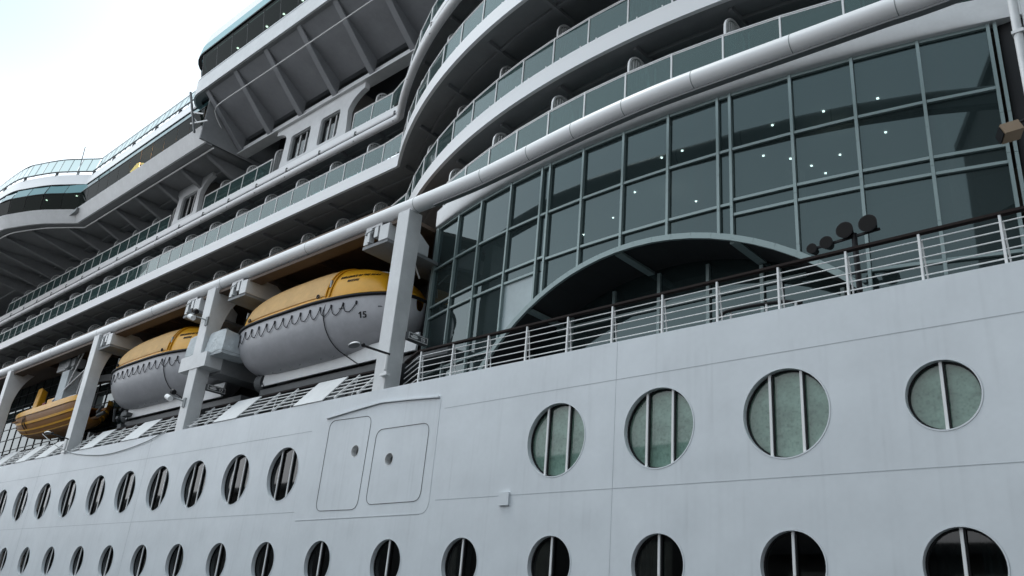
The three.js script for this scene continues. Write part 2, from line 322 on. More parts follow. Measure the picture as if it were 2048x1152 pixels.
function deck(name, label, f, y, th, x0, x1, opt = {}) {
  const g = thing(name, label, 'balcony deck');
  const path = planPath(f, x0, x1);
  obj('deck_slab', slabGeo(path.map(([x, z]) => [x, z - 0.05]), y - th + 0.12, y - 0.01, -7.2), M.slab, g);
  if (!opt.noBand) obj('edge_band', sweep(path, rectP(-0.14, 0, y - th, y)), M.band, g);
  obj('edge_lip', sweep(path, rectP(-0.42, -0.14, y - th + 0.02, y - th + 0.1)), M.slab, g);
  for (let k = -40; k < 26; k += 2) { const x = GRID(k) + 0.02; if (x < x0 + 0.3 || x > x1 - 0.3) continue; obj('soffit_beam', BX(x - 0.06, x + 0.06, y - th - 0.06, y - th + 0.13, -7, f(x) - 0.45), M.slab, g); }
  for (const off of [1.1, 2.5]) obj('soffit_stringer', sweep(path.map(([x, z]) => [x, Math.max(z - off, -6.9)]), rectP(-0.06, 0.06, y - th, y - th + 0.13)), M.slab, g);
  obj('cabin_wall', BX(x0, x1, y, y + 2.98 - 0.55, -7.3, -7.15), M.cabin, g);
  for (let k = -40; k < 26; k += 2) { const x = GRID(k); if (x < x0 + 1 || x > x1 - 4) continue; obj('cabin_door', BX(x + 0.4, x + 2.7, y + 0.05, y + 2.1, -7.15, -7.1), M.black, g); }
  return g;
}
const kOf = (x) => Math.round((x + 31.45) / 1.571);
{ // lowest balconies, above the glass wall
  const y = 16.62, g = thing('balcony_deck', 'lowest curved balcony deck with rounded white edge above the tall glass wall', 'balcony deck');
  const path = planPath(LZ, -22.4, 4), x0 = -22.4;
  obj('deck_slab', slabGeo(path.map(([x, z]) => [x, z - 0.25]), 16.05, y - 0.01, -9.3), M.slab, g);
  const pos = [], idx = [], m = 9;   // rounded fascia from the glass-wall head out to the balcony edge
  path.forEach(([x, z]) => { const zb = wallZ(x) + 0.16; for (let k = 0; k < m; k++) { const t = k / (m - 1), a = t * Math.PI / 2; pos.push(x, 15.98 + 0.66 * (1 - Math.cos(a)) * 1.0, zb + (z + 0.02 - zb) * Math.sin(a)); } pos.push(x, 16.64, z - 0.3); pos.push(x, 15.98, zb - 0.3); });
  const mm = m + 2; for (let i = 0; i < path.length - 1; i++) for (let k = 0; k < mm; k++) { const A = i * mm + k, B = i * mm + (k + 1) % mm; idx.push(A, A + mm, B, B, A + mm, B + mm); }
  const fg = new THREE.BufferGeometry(); fg.setAttribute('position', new THREE.Float32BufferAttribute(pos, 3)); fg.setIndex(idx);
  obj('rounded_fascia', toCreasedNormals(fg, 0.7), M.white, g);
  obj('cabin_wall', BX(x0, 4, y, y + 2.4, -7.3, -7.15), M.cabin, g);
  for (let k = 6; k < 22; k += 2) obj('cabin_door', BX(GRID(k) + 0.4, GRID(k) + 2.7, y + 0.05, y + 2.1, -7.15, -7.1), M.black, g);
  balcony(g, LZ, 16.64, 6, 22);
}
{ const g = deck('balcony_deck', 'balcony deck whose white curved edge springs from the thick white tube', LZ, 19.58, 0.66, -110, 4); balcony(g, LZ, 19.58, -34, 22, { skip: () => false }); }
{ const g = deck('balcony_deck', 'balcony deck with long flat white edge band and pale green glass above the lifeboats', MZ, 22.56, 0.66, -110, 4); balcony(g, MZ, 22.56, -34, 22); }
{
  const y = 25.6, g = deck('balcony_deck', 'upper balcony deck edged by twin white pipes under the ribbed overhang', UZ, y, 0.5, -110, 4, { noBand: true });
  const path = planPath(UZ, -110, 4);
  obj('edge_sill', sweep(path, rectP(-0.16, 0.02, y - 0.34, y)), M.band, g);
  obj('upper_pipe', sweep(path, circ(0.05, y - 0.47, 0.06, 10)), M.band, g);
  obj('lower_pipe', sweep(path, circ(-0.02, y - 0.8, 0.19, 14)), M.band, g);
  for (let k = -40; k < 22; k++) { const x = GRID(k) + 0.6, z = UZ(x); if (k % 2) obj('pipe_bracket', BX(x - 0.05, x + 0.05, y - 0.95, y - 0.35, z - 0.1, z + 0.125), M.darkgrey, g); }
  const inWall = (x) => (x > -40.0 && x < -33.6) || (x > -52.9 && x < -49.4);
  balcony(g, UZ, y, -34, 22, { skip: inWall });
}

// ---------------------------------------------------------------- window pods on the upper balcony level
function windowPod(label, x0, x1, wins) {
  const g = thing('window_wall', label, 'ship wall'), yb = 25.6, yt = 28.55;
  const s = new THREE.Shape(); s.moveTo(x0, yb); s.lineTo(x1, yb); s.quadraticCurveTo(x1 + 0.02, yb + 0.1, x1, yb + 0.35); s.lineTo(x1 - 0.12, 27.1); s.quadraticCurveTo(x1 + 0.1, 27.8, x1 + 1.1, 28.05); s.lineTo(x1 + 1.1, yt); s.lineTo(x0 - 1.0, yt); s.lineTo(x0 - 1.0, 28.15); s.quadraticCurveTo(x0 + 0.1, 28.0, x0 + 0.15, 27.5); s.lineTo(x0 + 0.05, yb + 0.5); s.quadraticCurveTo(x0 - 0.05, yb + 0.15, x0, yb);
  for (const [a, b] of wins) s.holes.push(rrect(a, b, 25.78, 27.52, 0.22, THREE.Path));
  obj('wall', extr(s, 0.3, -4.9), M.white, g);
  for (const [a, b] of wins) {
    const w = part('window', g);
    const fr = rrect(a, b, 25.78, 27.52, 0.22); fr.holes.push(rrect(a + 0.07, b - 0.07, 25.85, 27.45, 0.18, THREE.Path));
    obj('frame', extr(fr, 0.16, -4.86), M.grey, w);
    for (const t of [0.36, 0.68]) obj('mullion', BX(a + (b - a) * t - 0.022, a + (b - a) * t + 0.022, 25.8, 27.5, -4.825, -4.77), M.rail, w);
    obj('pane', extr(rrect(a + 0.02, b - 0.02, 25.8, 27.5, 0.2), 0.01, -4.84), M.port, w);
  }
  obj('inner_room', [BX(x0, x1, yb, yt, -6.6, -6.55), BX(x0 + 0.02, x0 + 0.06, yb, yt, -6.55, -4.91), BX(x1 - 0.06, x1 - 0.02, yb, yt, -6.55, -4.91)], M.cabin, g);
}
windowPod('white wall with two tall three-pane windows under the ribbed overhang', -39.75, -33.5, [[-39.05, -37.1], [-36.15, -34.35]]);
windowPod('white wall with one tall window between glass balconies further aft', -52.75, -49.4, [[-52.0, -49.95]]);

// ---------------------------------------------------------------- overhanging upper lounges
function boxPath(zf, xl, xr, r) { const p = [[xl, -6.9]]; p.push([xl, zf - r]); for (let k = 1; k <= 8; k++) { const a = k / 8 * Math.PI / 2; p.push([xl + r - r * Math.cos(a), zf - r + r * Math.sin(a)]); } for (let x = xl + r + 1; x < xr; x += 3) p.push([x, zf]); p.push([xr, zf]); return p; }
function rib(x, yi, zi, yo, zo, ytop, w = 0.34) {
  const s = new THREE.Shape(); s.moveTo(zi, yi); s.quadraticCurveTo(zi + (zo - zi) * 0.45, yi + (yo - yi) * 0.42, zo, yo); s.lineTo(zo, ytop); s.lineTo(zi, ytop); s.lineTo(zi, yi);
  const web = prismX(s, x - 0.05, x + 0.05), fl = new THREE.Shape();
  const c = new THREE.QuadraticBezierCurve(new THREE.Vector2(zi, yi), new THREE.Vector2(zi + (zo - zi) * 0.45, yi + (yo - yi) * 0.42), new THREE.Vector2(zo, yo)).getPoints(8);
  c.forEach((p, i) => i ? fl.lineTo(p.x, p.y) : fl.moveTo(p.x, p.y)); c.slice().reverse().forEach((p) => fl.lineTo(p.x, p.y + 0.07));
  return [web, prismX(fl, x - w / 2, x + w / 2, 0.02)];
}
{
  const g = thing('upper_lounge', 'overhanging upper lounge with dark green ribbon window and ribbed underside', 'ship superstructure');
  const path = boxPath(-1.3, -47.6, 6, 1.9), yb = 31.4;
  obj('fascia', sweep(path, rectP(-0.12, 0, yb, 32.62)), M.white, g);
  obj('fascia_groove', sweep(path, rectP(-0.1, 0.012, 32.5, 32.53)), M.seam, g);
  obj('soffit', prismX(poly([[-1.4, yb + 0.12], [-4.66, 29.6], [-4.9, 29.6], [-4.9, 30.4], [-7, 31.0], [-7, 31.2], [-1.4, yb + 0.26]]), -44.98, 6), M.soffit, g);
  obj('soffit_end', slabGeo(path.filter((p, i) => i > 0 && p[0] < -44.4).map(([x, z]) => [x, z - 0.1]), yb + 0.1, yb + 0.24, -7.1), M.soffit, g);
  obj('inner_bulkhead', BX(-46.2, 6, 28.5, yb + 0.2, -7.3, -7.1), M.darkgrey, g);
  obj('header_beam', BX(-46.2, 6, 28.5, 28.95, -4.86, -4.62), M.white, g);
  obj('inner_flange', BX(-46.2, 6, 28.42, 28.5, -5.1, -4.42), M.white, g);
  obj('edge_beam', sweep(path, rectP(-0.5, -0.12, yb - 0.02, yb + 0.12)), M.slab, g);
  obj('end_web', prismX(poly([[-4.64, 28.55], [-1.6, yb], [-1.6, yb + 0.12], [-7, yb + 0.12], [-7, 28.55]]), -45.08, -44.98), M.slab, g);
  for (let x = -44.9; x < 6; x += 3.27) obj('rib', rib(x, 28.5, -4.64, yb - 0.02, -1.55, yb + 0.1), M.soffit, g);
  const wp = path.map(([x, z]) => [x - (x < -44 ? 0.25 : 0), z]);
  const n = wp.length; // ribbon window panes, leaning outward towards the top
  const wl = []; for (let x = -45.7; x <= 5; x += 1.75) wl.push(x);
  const lean = 0.28;
  const quad = (a, b, y0, y1, l0, l1, zf) => { const q = new THREE.BufferGeometry(); q.setAttribute('position', new THREE.Float32BufferAttribute([a, y0, zf + l0, b, y0, zf + l0, b, y1, zf + l1, a, y0, zf + l0, b, y1, zf + l1, a, y1, zf + l1], 3)); return q; };
  for (let i = 0; i < wl.length - 1; i++) {
    obj('ribbon_pane', quad(wl[i] + 0.03, wl[i + 1] - 0.03, 32.64, 34.2, 0, lean, -1.32), M.ribbon, g);
    obj('ribbon_mullion', boxBar(V(wl[i], 32.62, -1.36), V(wl[i], 34.22, -1.36 + lean), 0.06, 0.08, V(0, 0, 1)), M.black, g);
  }
  const cornerTop = [[-47.75, -3.5], [-47.25, -2.1], [-45.7, -1.32]];
  for (let i = 0; i < 2; i++) { const [ax, az] = cornerTop[i], [bx, bz] = cornerTop[i + 1], q = new THREE.BufferGeometry(), o = 0.26; q.setAttribute('position', new THREE.Float32BufferAttribute([ax, 32.64, az, bx, 32.64, bz, bx - (i ? 0 : o), 34.2, bz + o, ax, 32.64, az, bx - (i ? 0 : o), 34.2, bz + o, ax - o, 34.2, az + (i ? o : 0)], 3)); obj('ribbon_pane', q, M.ribbon, g); }
  obj('window_head', sweep(path.map(([x, z]) => [x, z]), rectP(0.1, 0.34, 34.2, 34.3)), M.black, g);
  obj('green_roof_edge', sweep(path, [[0.12, 34.3], [0.34, 34.3], [0.26, 35.0], [0.1, 35.0]]), M.tealRoof, g);
  obj('roof_coaming', sweep(path, [[0.0, 35.05], [0.22, 35.05], [0.05, 36.0], [-0.1, 36.0]]), M.band, g);
  obj('lounge_floor', slabGeo(path.map(([x, z]) => [x, z - 0.2]), 32.3, 32.5, -6.9), M.room, g);
  obj('lounge_ceiling', slabGeo(path.map(([x, z]) => [x, z - 0.1]), 34.3, 34.5, -6.9), M.room, g);
  obj('lounge_back', BX(-47.4, 6, 32.3, 34.4, -7, -6.9), M.room, g);
  const rr = path.map(([x, z]) => [x + (x < -45.6 ? 0.9 : 0), z - 0.55]);
  obj('roof_rail', [sweep(rr, circ(0, 36.55, 0.05, 6)), sweep(rr, circ(0, 36.25, 0.03, 6))], M.darkgrey, g);
  for (let x = -43; x < 4; x += 3) obj('rail_bracket', BX(x - 0.04, x + 0.04, 35.9, 36.55, -1.9, -1.82), M.darkgrey, g);
  for (const x of [-43.4, -40.1, -38.3, -36.4, -34.6, -32.8, -31]) obj('downlight', new THREE.CylinderGeometry(0.07, 0.07, 0.03, 12).translate(x, 34.27, -2.1), M.glow, g);
  const cp = [V(-45.3, 28.7, -4.2), V(-45.2, 29.5, -3.2), V(-44.9, 30.2, -2.35), V(-44.0, 30.38, -2.1), V(-38, 30.38, -2.1), V(-20, 30.38, -2.1), V(4, 30.38, -2.1)];
  obj('conduit', tube(cp, 0.035, 120, 6), M.rail, g);
}
// further lounge with the bulging end
const farPath = (() => {
  const p = []; const pod = [[-112, 0.9], [-96, 1.0], [-86, 1.0], [-80, 1.05], [-75, 1.05], [-71.45, 0.85], [-69.7, 0.37], [-67.45, -0.5], [-65.9, -1.4], [-64.5, -2.3]];
  const c = new THREE.CatmullRomCurve3(pod.map(([x, z]) => V(x, 0, z)), false, 'catmullrom', 0.5); c.getPoints(50).forEach((q) => p.push([q.x, q.z]));
  for (let x = -63; x <= -45.2; x += 2.5) p.push([x, -2.3]); p.push([-45.2, -2.3]); return p;
})();
{
  const g = thing('upper_lounge', 'further upper lounge with bulging dark glass end and pale blue roof edge', 'ship superstructure'), path = farPath, yb = 28.2;
  const up = path.filter((q) => q[0] < -47.9); up.push([-47.85, -2.3]);
  obj('fascia', sweep(path, [[-0.12, yb], [0, yb], [0.45, 29.15], [0.3, 29.15]], 0.3), M.white, g);
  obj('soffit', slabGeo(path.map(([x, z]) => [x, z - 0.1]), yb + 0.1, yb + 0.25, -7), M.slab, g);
  obj('edge_beam', sweep(path, rectP(-0.5, -0.12, yb - 0.02, yb + 0.1)), M.slab, g);
  obj('soffit_rail', sweep(path.map(([x, z]) => [x, z - 0.62]), circ(0, yb - 0.1, 0.05, 8)), M.rail, g);
  obj('inner_bulkhead', BX(-110, -46.4, 28.1, yb + 0.2, -5.2, -4.8), M.slab, g);
  for (let x = -46.4; x > -84; x -= 3.27) { let zf = -2.3; if (x < -64.5) { const i = path.findIndex((q) => q[0] > x); zf = path[i][1]; } obj('rib', rib(x, yb - 1.15, -5.9, yb - 0.02, zf - 0.7, yb + 0.12, 0.26), M.slab, g); }
  const pts = []; let acc = 0; // resample for panes
  for (let i = 0; i < path.length; i++) pts.push(path[i]);
  const curve = new THREE.CatmullRomCurve3(pts.map(([x, z]) => V(x, 0, z)), false, 'catmullrom', 0.1), Lc = curve.getLength(), N = Math.round(Lc / 1.75), sp = curve.getSpacedPoints(N);
  for (let i = 0; i < N; i++) {
    const a = sp[i], b = sp[i + 1]; if (a.x < -88) continue;
    const dn = new THREE.Vector2(-(b.z - a.z), b.x - a.x).normalize(), Q = (p, o, y) => [p.x + dn.x * o, y, p.z + dn.y * o], s0 = a.clone().lerp(b, 0.02), e0 = a.clone().lerp(b, 0.98);
    const pane = (y0, o0, y1, o1) => { const q = new THREE.BufferGeometry(), A = Q(s0, o0, y0), B = Q(e0, o0, y0), Cc = Q(e0, o1, y1), D = Q(s0, o1, y1); q.setAttribute('position', new THREE.Float32BufferAttribute([...A, ...B, ...Cc, ...A, ...Cc, ...D], 3)); return q; };
    obj('ribbon_pane', pane(29.17, 0.36, 30.5, 0.48), M.ribbon, g);
    obj('sloping_pane', pane(30.53, 0.48, 31.4, 0.18), M.tealGlass, g);
    obj('ribbon_mullion', boxBar(V(...Q(a, 0.32, 29.15)), V(...Q(a, 0.44, 30.5)), 0.06, 0.06, V(0, 0, 1)), M.black, g);
    obj('slope_mullion', boxBar(V(...Q(a, 0.46, 30.52)), V(...Q(a, 0.16, 31.42)), 0.04, 0.04, V(0, 0, 1)), M.darkgrey, g);
    if (a.x < -48.5) {
      obj('windscreen_pane', pane(32.75, -0.05, 34.05, -0.32), M.clear, g);
      for (const t of [0, 0.5]) { const p = a.clone().lerp(b, t); obj('windscreen_post', boxBar(V(...Q(p, -0.08, 32.7)), V(...Q(p, -0.36, 34.06)), t ? 0.09 : 0.05, 0.05, V(0, 0, 1)), M.rail, g); }
      if (i % 2 === 0) obj('rail_bracket', BX(a.x - 0.05, a.x + 0.05, 32.35, 32.7, a.z - 0.12, a.z + 0.06), M.darkgrey, g);
    }
  }
  obj('window_transom', sweep(path, rectP(0.38, 0.5, 30.48, 30.54)), M.black, g);
  obj('window_head', sweep(path, rectP(0.0, 0.22, 31.4, 31.47)), M.black, g);
  obj('white_coaming', sweep(up, [[-0.05, 31.47], [0.2, 31.47], [0.02, 32.42], [-0.2, 32.42]]), M.band, g);
  obj('dark_rail', sweep(up, circ(0.03, 32.7, 0.055, 6)), M.darkgrey, g);
  obj('windscreen_rail', sweep(up, circ(-0.36, 34.08, 0.045, 6)), M.darkgrey, g);
  obj('lounge_floor', slabGeo(path.map(([x, z]) => [x, z - 0.25]), 29.0, 29.15, -7), M.room, g);
  obj('lounge_ceiling', slabGeo(path.map(([x, z]) => [x, z - 0.25]), 31.42, 31.6, -7), M.room, g);
  obj('end_plate', BX(-45.3, -45.14, 28.3, 31.38, -6.9, -1.95), M.slab, g);
  obj('lounge_back', BX(-110, -45.3, 29.0, 31.6, -7, -6.9), M.room, g);
  for (const [x, z] of [[-67, -2.4], [-70, -1.2], [-73.5, -1.2], [-60, -3.6]]) obj('downlight', new THREE.CylinderGeometry(0.07, 0.07, 0.03, 12).translate(x, 31.38, z), M.glow, g);
  { const l = part('added_glow', g); obj('glow_cone', new THREE.CylinderGeometry(0.5, 0.75, 0.7, 20).translate(-55.4, 29.9, -2.75), M.warm, l); obj('glow_stand', bar(V(-55.4, 29.15, -2.75), V(-55.4, 29.6, -2.75), 0.08), M.darkgrey, l); }  // glowing cone added to give the ribbon window its golden patch
  obj('wing_fin', poly3([[-66.3, 28.85], [-63.6, 29.05], [-63.9, 28.8], [-64.9, 28.7]]), M.grey, g);
  function poly3(p) { return extr(poly(p), 0.3, -2.05); }
}
{ const a = thing('antenna', 'thin whip antenna above the bulging glass windscreen', 'antenna'); obj('whip', bar(V(-68.5, 34.0, -2.4), V(-68.9, 36.6, -2.4), 0.035), M.darkgrey, a); obj('antenna_base', new THREE.CylinderGeometry(0.1, 0.12, 0.4, 10).translate(-68.5, 33.9, -2.4), M.grey, a); }
{ // maintenance ladder frame at the end of the near lounge
  const g = thing('ladder_frame', 'dark slender ladder frame hanging at the end of the overhanging lounge', 'ladder');
  obj('stile', boxBar(V(-47.35, 32.3, -1.5), V(-45.2, 28.5, -1.55), 0.12, 0.1), M.darkgrey, g);
  obj('strut', [boxBar(V(-46.4, 30.4, -1.5), V(-45.4, 30.1, -1.9), 0.08, 0.08), boxBar(V(-46.0, 29.4, -1.5), V(-44.6, 29.3, -1.9), 0.08, 0.08), boxBar(V(-46.3, 30.2, -1.5), V(-45.7, 29.5, -1.8), 0.07, 0.07)], M.rail, g);
}

// ---------------------------------------------------------------- thick white tube
{
  const path = [];
  for (let x = -120; x <= -20.5; x += 2.5) path.push([x, 0]);
  const c = new THREE.CatmullRomCurve3([[-20, 0], [-18, 0.03], [-16, 0.17], [-13.5, 0.37], [-11, 0.45], [-9, 0.36], [-7, 0.22], [-5, 0.08], [-3, -0.05], [4, -0.1]].map(([x, z]) => V(x, 0, z)), false, 'catmullrom', 0.5);
  c.getPoints(60).forEach((q) => path.push([q.x, q.z]));
  const g = thing('fender_tube', 'thick white tube running the length of the ship above the lifeboats', 'ship fender');
  obj('tube', sweep(path, circ(-0.27, 15.53, 0.285, 28), 1.2), M.band, g);
  for (const x of [-60.5, -53.8, -47.2, -40.6, -34.0, -27.4, -20.9, -17.6, -15.45, -13.6, -11.75, -9.6, -7.0, -4.6]) {
    const i = Math.max(1, path.findIndex((q) => q[0] >= x)), t = (x - path[i - 1][0]) / (path[i][0] - path[i - 1][0]), z = path[i - 1][1] + t * (path[i][1] - path[i - 1][1]);
    obj('joint_ring', sweep([[x - 0.012, z], [x + 0.012, z]], circ(-0.27, 15.53, 0.288, 28), 1.2), M.grey, g);
  }
  obj('tube_shelf', sweep([[-120, 0], [-21.7, 0]], rectP(-0.75, -0.2, 15.06, 15.2)), M.tan, g);
  obj('tube_shelf', sweep(path.filter((q) => q[0] >= -20.6), rectP(-0.38, -0.2, 15.19, 15.262)), M.slab, g);
}

// ---------------------------------------------------------------- lifeboat bay shell
{
  const g = thing('lifeboat_bay', 'dark brown recess behind the lifeboats', 'ship recess');
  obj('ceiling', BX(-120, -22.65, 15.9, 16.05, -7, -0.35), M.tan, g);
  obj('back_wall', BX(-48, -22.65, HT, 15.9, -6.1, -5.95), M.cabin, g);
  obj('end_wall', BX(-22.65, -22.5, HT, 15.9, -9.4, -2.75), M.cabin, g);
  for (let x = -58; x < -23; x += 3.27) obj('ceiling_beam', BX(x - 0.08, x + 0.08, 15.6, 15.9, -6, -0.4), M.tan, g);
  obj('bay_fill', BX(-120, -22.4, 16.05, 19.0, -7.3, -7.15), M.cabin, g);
}

// ---------------------------------------------------------------- support columns
function column(x0, x1, label, flare = 0.85) {
  const s = new THREE.Shape(); s.moveTo(0, HT); s.lineTo(0, 15.26); s.lineTo(-0.56 - flare, 15.26); s.quadraticCurveTo(-0.6 - flare * 0.1, 14.5, -0.56, 12.9); s.lineTo(-0.55, HT); s.lineTo(0, HT);
  const g = thing('support_column', label, 'column', 'columns between the lifeboats');
  obj('shaft', prismX(s, x0 + 0.015, x1 - 0.015, 0.015).translate(0, 0, -0.016), M.white, g);
  obj('inner_edge', [BX(x0 + 0.02, x1 - 0.02, HT + 0.02, 13.2, -0.62, -0.58)], M.rail, g);
  return g;
}
column(-21.62, -21.0, 'white column beside the glass wall at the near end of lifeboat 15', 0);
const col2 = column(-34.92, -34.22, 'white column with grey covered boxes between the two big lifeboats');
column(-47.3, -46.62, 'white column in front of the small open orange boat');
column(-60.85, -60.2, 'furthest white column at the left edge of the picture');
{ const g = column(-2.3, -1.2, 'white column cut by the right edge beside the glass wall', 0); obj('downpipe', [bar(V(-2.42, HT, -0.02), V(-2.42, 16, -0.02), 0.085, 14), BX(-2.52, -2.3, 13.55, 13.62, -0.13, 0.08)], M.white, g); }
{
  const g = thing('equipment_platform', 'white box-beam platform on the column between the lifeboats', 'platform');
  obj('beam', [BX(-35.85, -33.55, 11.5, 12.15, -0.75, 0.03)], M.white, g);
  obj('cross_beam', [BX(-34.6, -33.5, 11.35, 12.0, -5.9, -0.75)], M.slab, g);
  obj('bracket', BX(-36.0, -35.85, 11.95, 12.05, -0.2, 0.0), M.darkgrey, g);
}
function covered(label, x0, x1, y0, y1, z0, z1) {
  const g = new THREE.BoxGeometry(x1 - x0, y1 - y0, z1 - z0, 8, 8, 6), p = g.attributes.position;
  for (let i = 0; i < p.count; i++) { const x = p.getX(i), y = p.getY(i), z = p.getZ(i), top = (y / (y1 - y0) + 0.5); const k = 1 - 0.12 * top * top, d = 0.05 * (vn(x * 3 + 9, y * 3 + z * 2 + 5, 64) - 0.5); p.setXYZ(i, x * k + d, y + 0.08 * Math.cos(x * 2.2) * top + d, z * k + d); }
  g.translate((x0 + x1) / 2, (y0 + y1) / 2, (z0 + z1) / 2); const t = thing('covered_winch', label, 'covered winch'); obj('cover', toCreasedNormals(g, 0.9), M.cover, t);
  obj('tie_rope', tube([V(x0, y0 + 0.12, z1 + 0.02), V((x0 + x1) / 2, y0 + 0.06, z1 + 0.03), V(x1 + 0.02, y0 + 0.1, z1 + 0.02), V(x1 + 0.02, y0 + 0.1, z0)], 0.012, 24, 5), M.grey, t); return t;
}
covered('grey canvas covered winch on the right of the platform column', -34.15, -32.6, 12.0, 13.05, -1.5, -0.12);
covered('smaller grey canvas cover on the left of the platform column', -36.0, -35.0, 12.2, 13.15, -1.2, -0.15);

// ---------------------------------------------------------------- davits
function davit(x0, label, deep) {
  const g = thing('davit', label, 'davit', 'davits under the white tube'), x1 = x0 + 1.45;
  const s = poly([[x0, 14.58], [x0 + 0.05, 15.36], [x0 + 0.95, 15.36], [x0 + 0.95, 15.05], [x0 + 0.62, 15.05], [x0 + 0.62, 15.2], [x0 + 0.38, 15.2], [x0 + 0.38, 14.72], [x0 + 0.25, 14.58]]);
  obj('head_frame', extr(s, 0.16, -0.3), M.white, g);
  obj('cheek_plate', BX(x0 + 0.64, x0 + 0.84, 14.72, 15.12, -0.32, -0.08), M.white, g);
  obj('cheek_plate', BX(x0 + 0.28, x0 + 0.42, 14.6, 14.98, -0.28, -0.06), M.white, g);
  obj('arm_box', prismX(poly([[-0.1, 14.52], [-0.1, 15.1], [-0.7, 15.28], [-deep + 0.5, 15.28], [-deep, 14.95], [-deep, 14.52]]), x0 + 0.95, x1, 0.015), M.white, g);
  obj('lower_beam', BX(x0 + 0.02, x1, 14.38, 14.5, -4.6, -0.12), M.slab, g);
  obj('sheave', new THREE.CylinderGeometry(0.13, 0.13, 0.1, 18).rotateZ(Math.PI / 2).translate(x0 + 0.53, 14.95, -0.2), M.darkgrey, g);
  obj('bolt', [new THREE.CylinderGeometry(0.05, 0.05, 0.08, 10).rotateX(Math.PI / 2).translate(x0 + 0.12, 15.0, -0.12), bar(V(x0 + 0.1, 15.02, -0.1), V(x0 + 0.9, 15.14, -0.1), 0.02)], M.grey, g);
  obj('fall_wire', bar(V(x0 + 0.8, 14.5, -1.9), V(x0 + 0.8, 13.9, -2.3), 0.03), M.rail, g);
  obj('hose', tube([V(x0 + 0.9, 15.3, -0.2), V(x0 + 1.1, 15.18, -0.15), V(x0 + 1.3, 15.25, -0.3), V(x1, 15.1, -0.8)], 0.03, 20, 5), M.black, g);
}
davit(-23.62, 'white davit head beside the column at the near end of lifeboat 15', 2.0);
davit(-33.08, 'white davit head right of the platform column over lifeboat 15', 2.0);
davit(-37.1, 'white davit head left of the platform column over the further lifeboat', 2.0);
davit(-46.5, 'white davit head at the far end of the further lifeboat', 2.0);

// ---------------------------------------------------------------- lifeboats
const font = await new FontLoader().loadAsync('fonts/droid/droid_sans_bold.typeface.json');
const L2 = 5.25, ZB = -2.35, BEAM = 1.95, YG = 13.0;
const fx = (t, n) => Math.pow(Math.max(0, 1 - Math.pow(Math.min(1, Math.abs(t)), n)), 1 / n);
const beamAt = (x) => BEAM * (x > 0 ? fx(x / L2, 2.25) : fx(x / L2, 4.2));
function hullPt(x, a) {   // a 0 keel .. 1 gunwale ; returns [z offset, y]
  const t = x / L2, b = beamAt(x), dep = 1.95 * (x > 0 ? fx(t, 3.2) : fx(t, 4)) + 0.02, s = Math.sin(a * Math.PI / 2), c = Math.cos(a * Math.PI / 2);
  return [b * Math.pow(s, 0.72), YG - dep * Math.pow(c, 0.85)];
}
function canPt(x, a) {   // a 0 gunwale .. 1 crown
  const t = x / L2, b = beamAt(x) * 0.965, h = 1.7 * (x > 0 ? fx(t * 1.16, 2.6) : fx(t * 0.985, 2.9)), s = Math.sin(a * Math.PI / 2), c = Math.cos(a * Math.PI / 2);
  return [b * Math.pow(c, 0.56), YG + 0.09 + h * Math.pow(s, 0.92)];
}
function loft(fn, x0, x1, a0, a1, nx, na, side = 0, off = 0) {   // side 0 both
  const pos = [], idx = [], cols = [];
  for (let j = 0; j <= na; j++) cols.push([1, a0 + (a1 - a0) * j / na]);
  const rows = nx + 1;
  const build = (sg) => {
    const base = pos.length / 3;
    for (let i = 0; i < rows; i++) { const u = i / nx, x = x0 + (x1 - x0) * (0.5 - 0.5 * Math.cos(u * Math.PI)); for (const [, a] of cols) { const [z, y] = fn(x, a); pos.push(x, y + off * 0.3, ZB + sg * (z + off)); } }
    for (let i = 0; i < nx; i++) for (let j = 0; j < na; j++) { const A = base + i * (na + 1) + j, B = A + 1, Cc = A + na + 1, D = Cc + 1; if (sg > 0) idx.push(A, Cc, B, B, Cc, D); else idx.push(A, B, Cc, B, D, Cc); }
  };
  if (side >= 0) build(1); if (side <= 0) build(-1);
  const g = new THREE.BufferGeometry(); g.setAttribute('position', new THREE.Float32BufferAttribute(pos, 3)); g.setIndex(idx);
  return toCreasedNormals(mergeVertices(g, 1e-4), 0.9);
}
function warpText(str, size, cx, place) {   // lettering laid on a curved surface; place(u, v, depth) -> point
  const g = new TextGeometry(str, { font, size, depth: 0.01, curveSegments: 3, bevelEnabled: false }); g.computeBoundingBox();
  const w = g.boundingBox.max.x - g.boundingBox.min.x, p = g.attributes.position;
  for (let i = 0; i < p.count; i++) { const q = place(p.getX(i) - w / 2 + cx, p.getY(i), p.getZ(i)); p.setXYZ(i, q.x, q.y, q.z); }
  g.computeVertexNormals(); return g;
}
function onCanopy(x, y, d) { let lo = 0, hi = 1; for (let k = 0; k < 24; k++) { const m = (lo + hi) / 2; if (canPt(x, m)[1] < y) lo = m; else hi = m; } const [z, yy] = canPt(x, lo); return V(x, yy + d * 0.4, ZB + z + 0.006 + d); }
function onHull(x, y, d) { let lo = 0.02, hi = 1; for (let k = 0; k < 24; k++) { const m = (lo + hi) / 2; if (hullPt(x, m)[1] < y) lo = m; else hi = m; } const [z, yy] = hullPt(x, hi); return V(x, yy, ZB + z + d); }
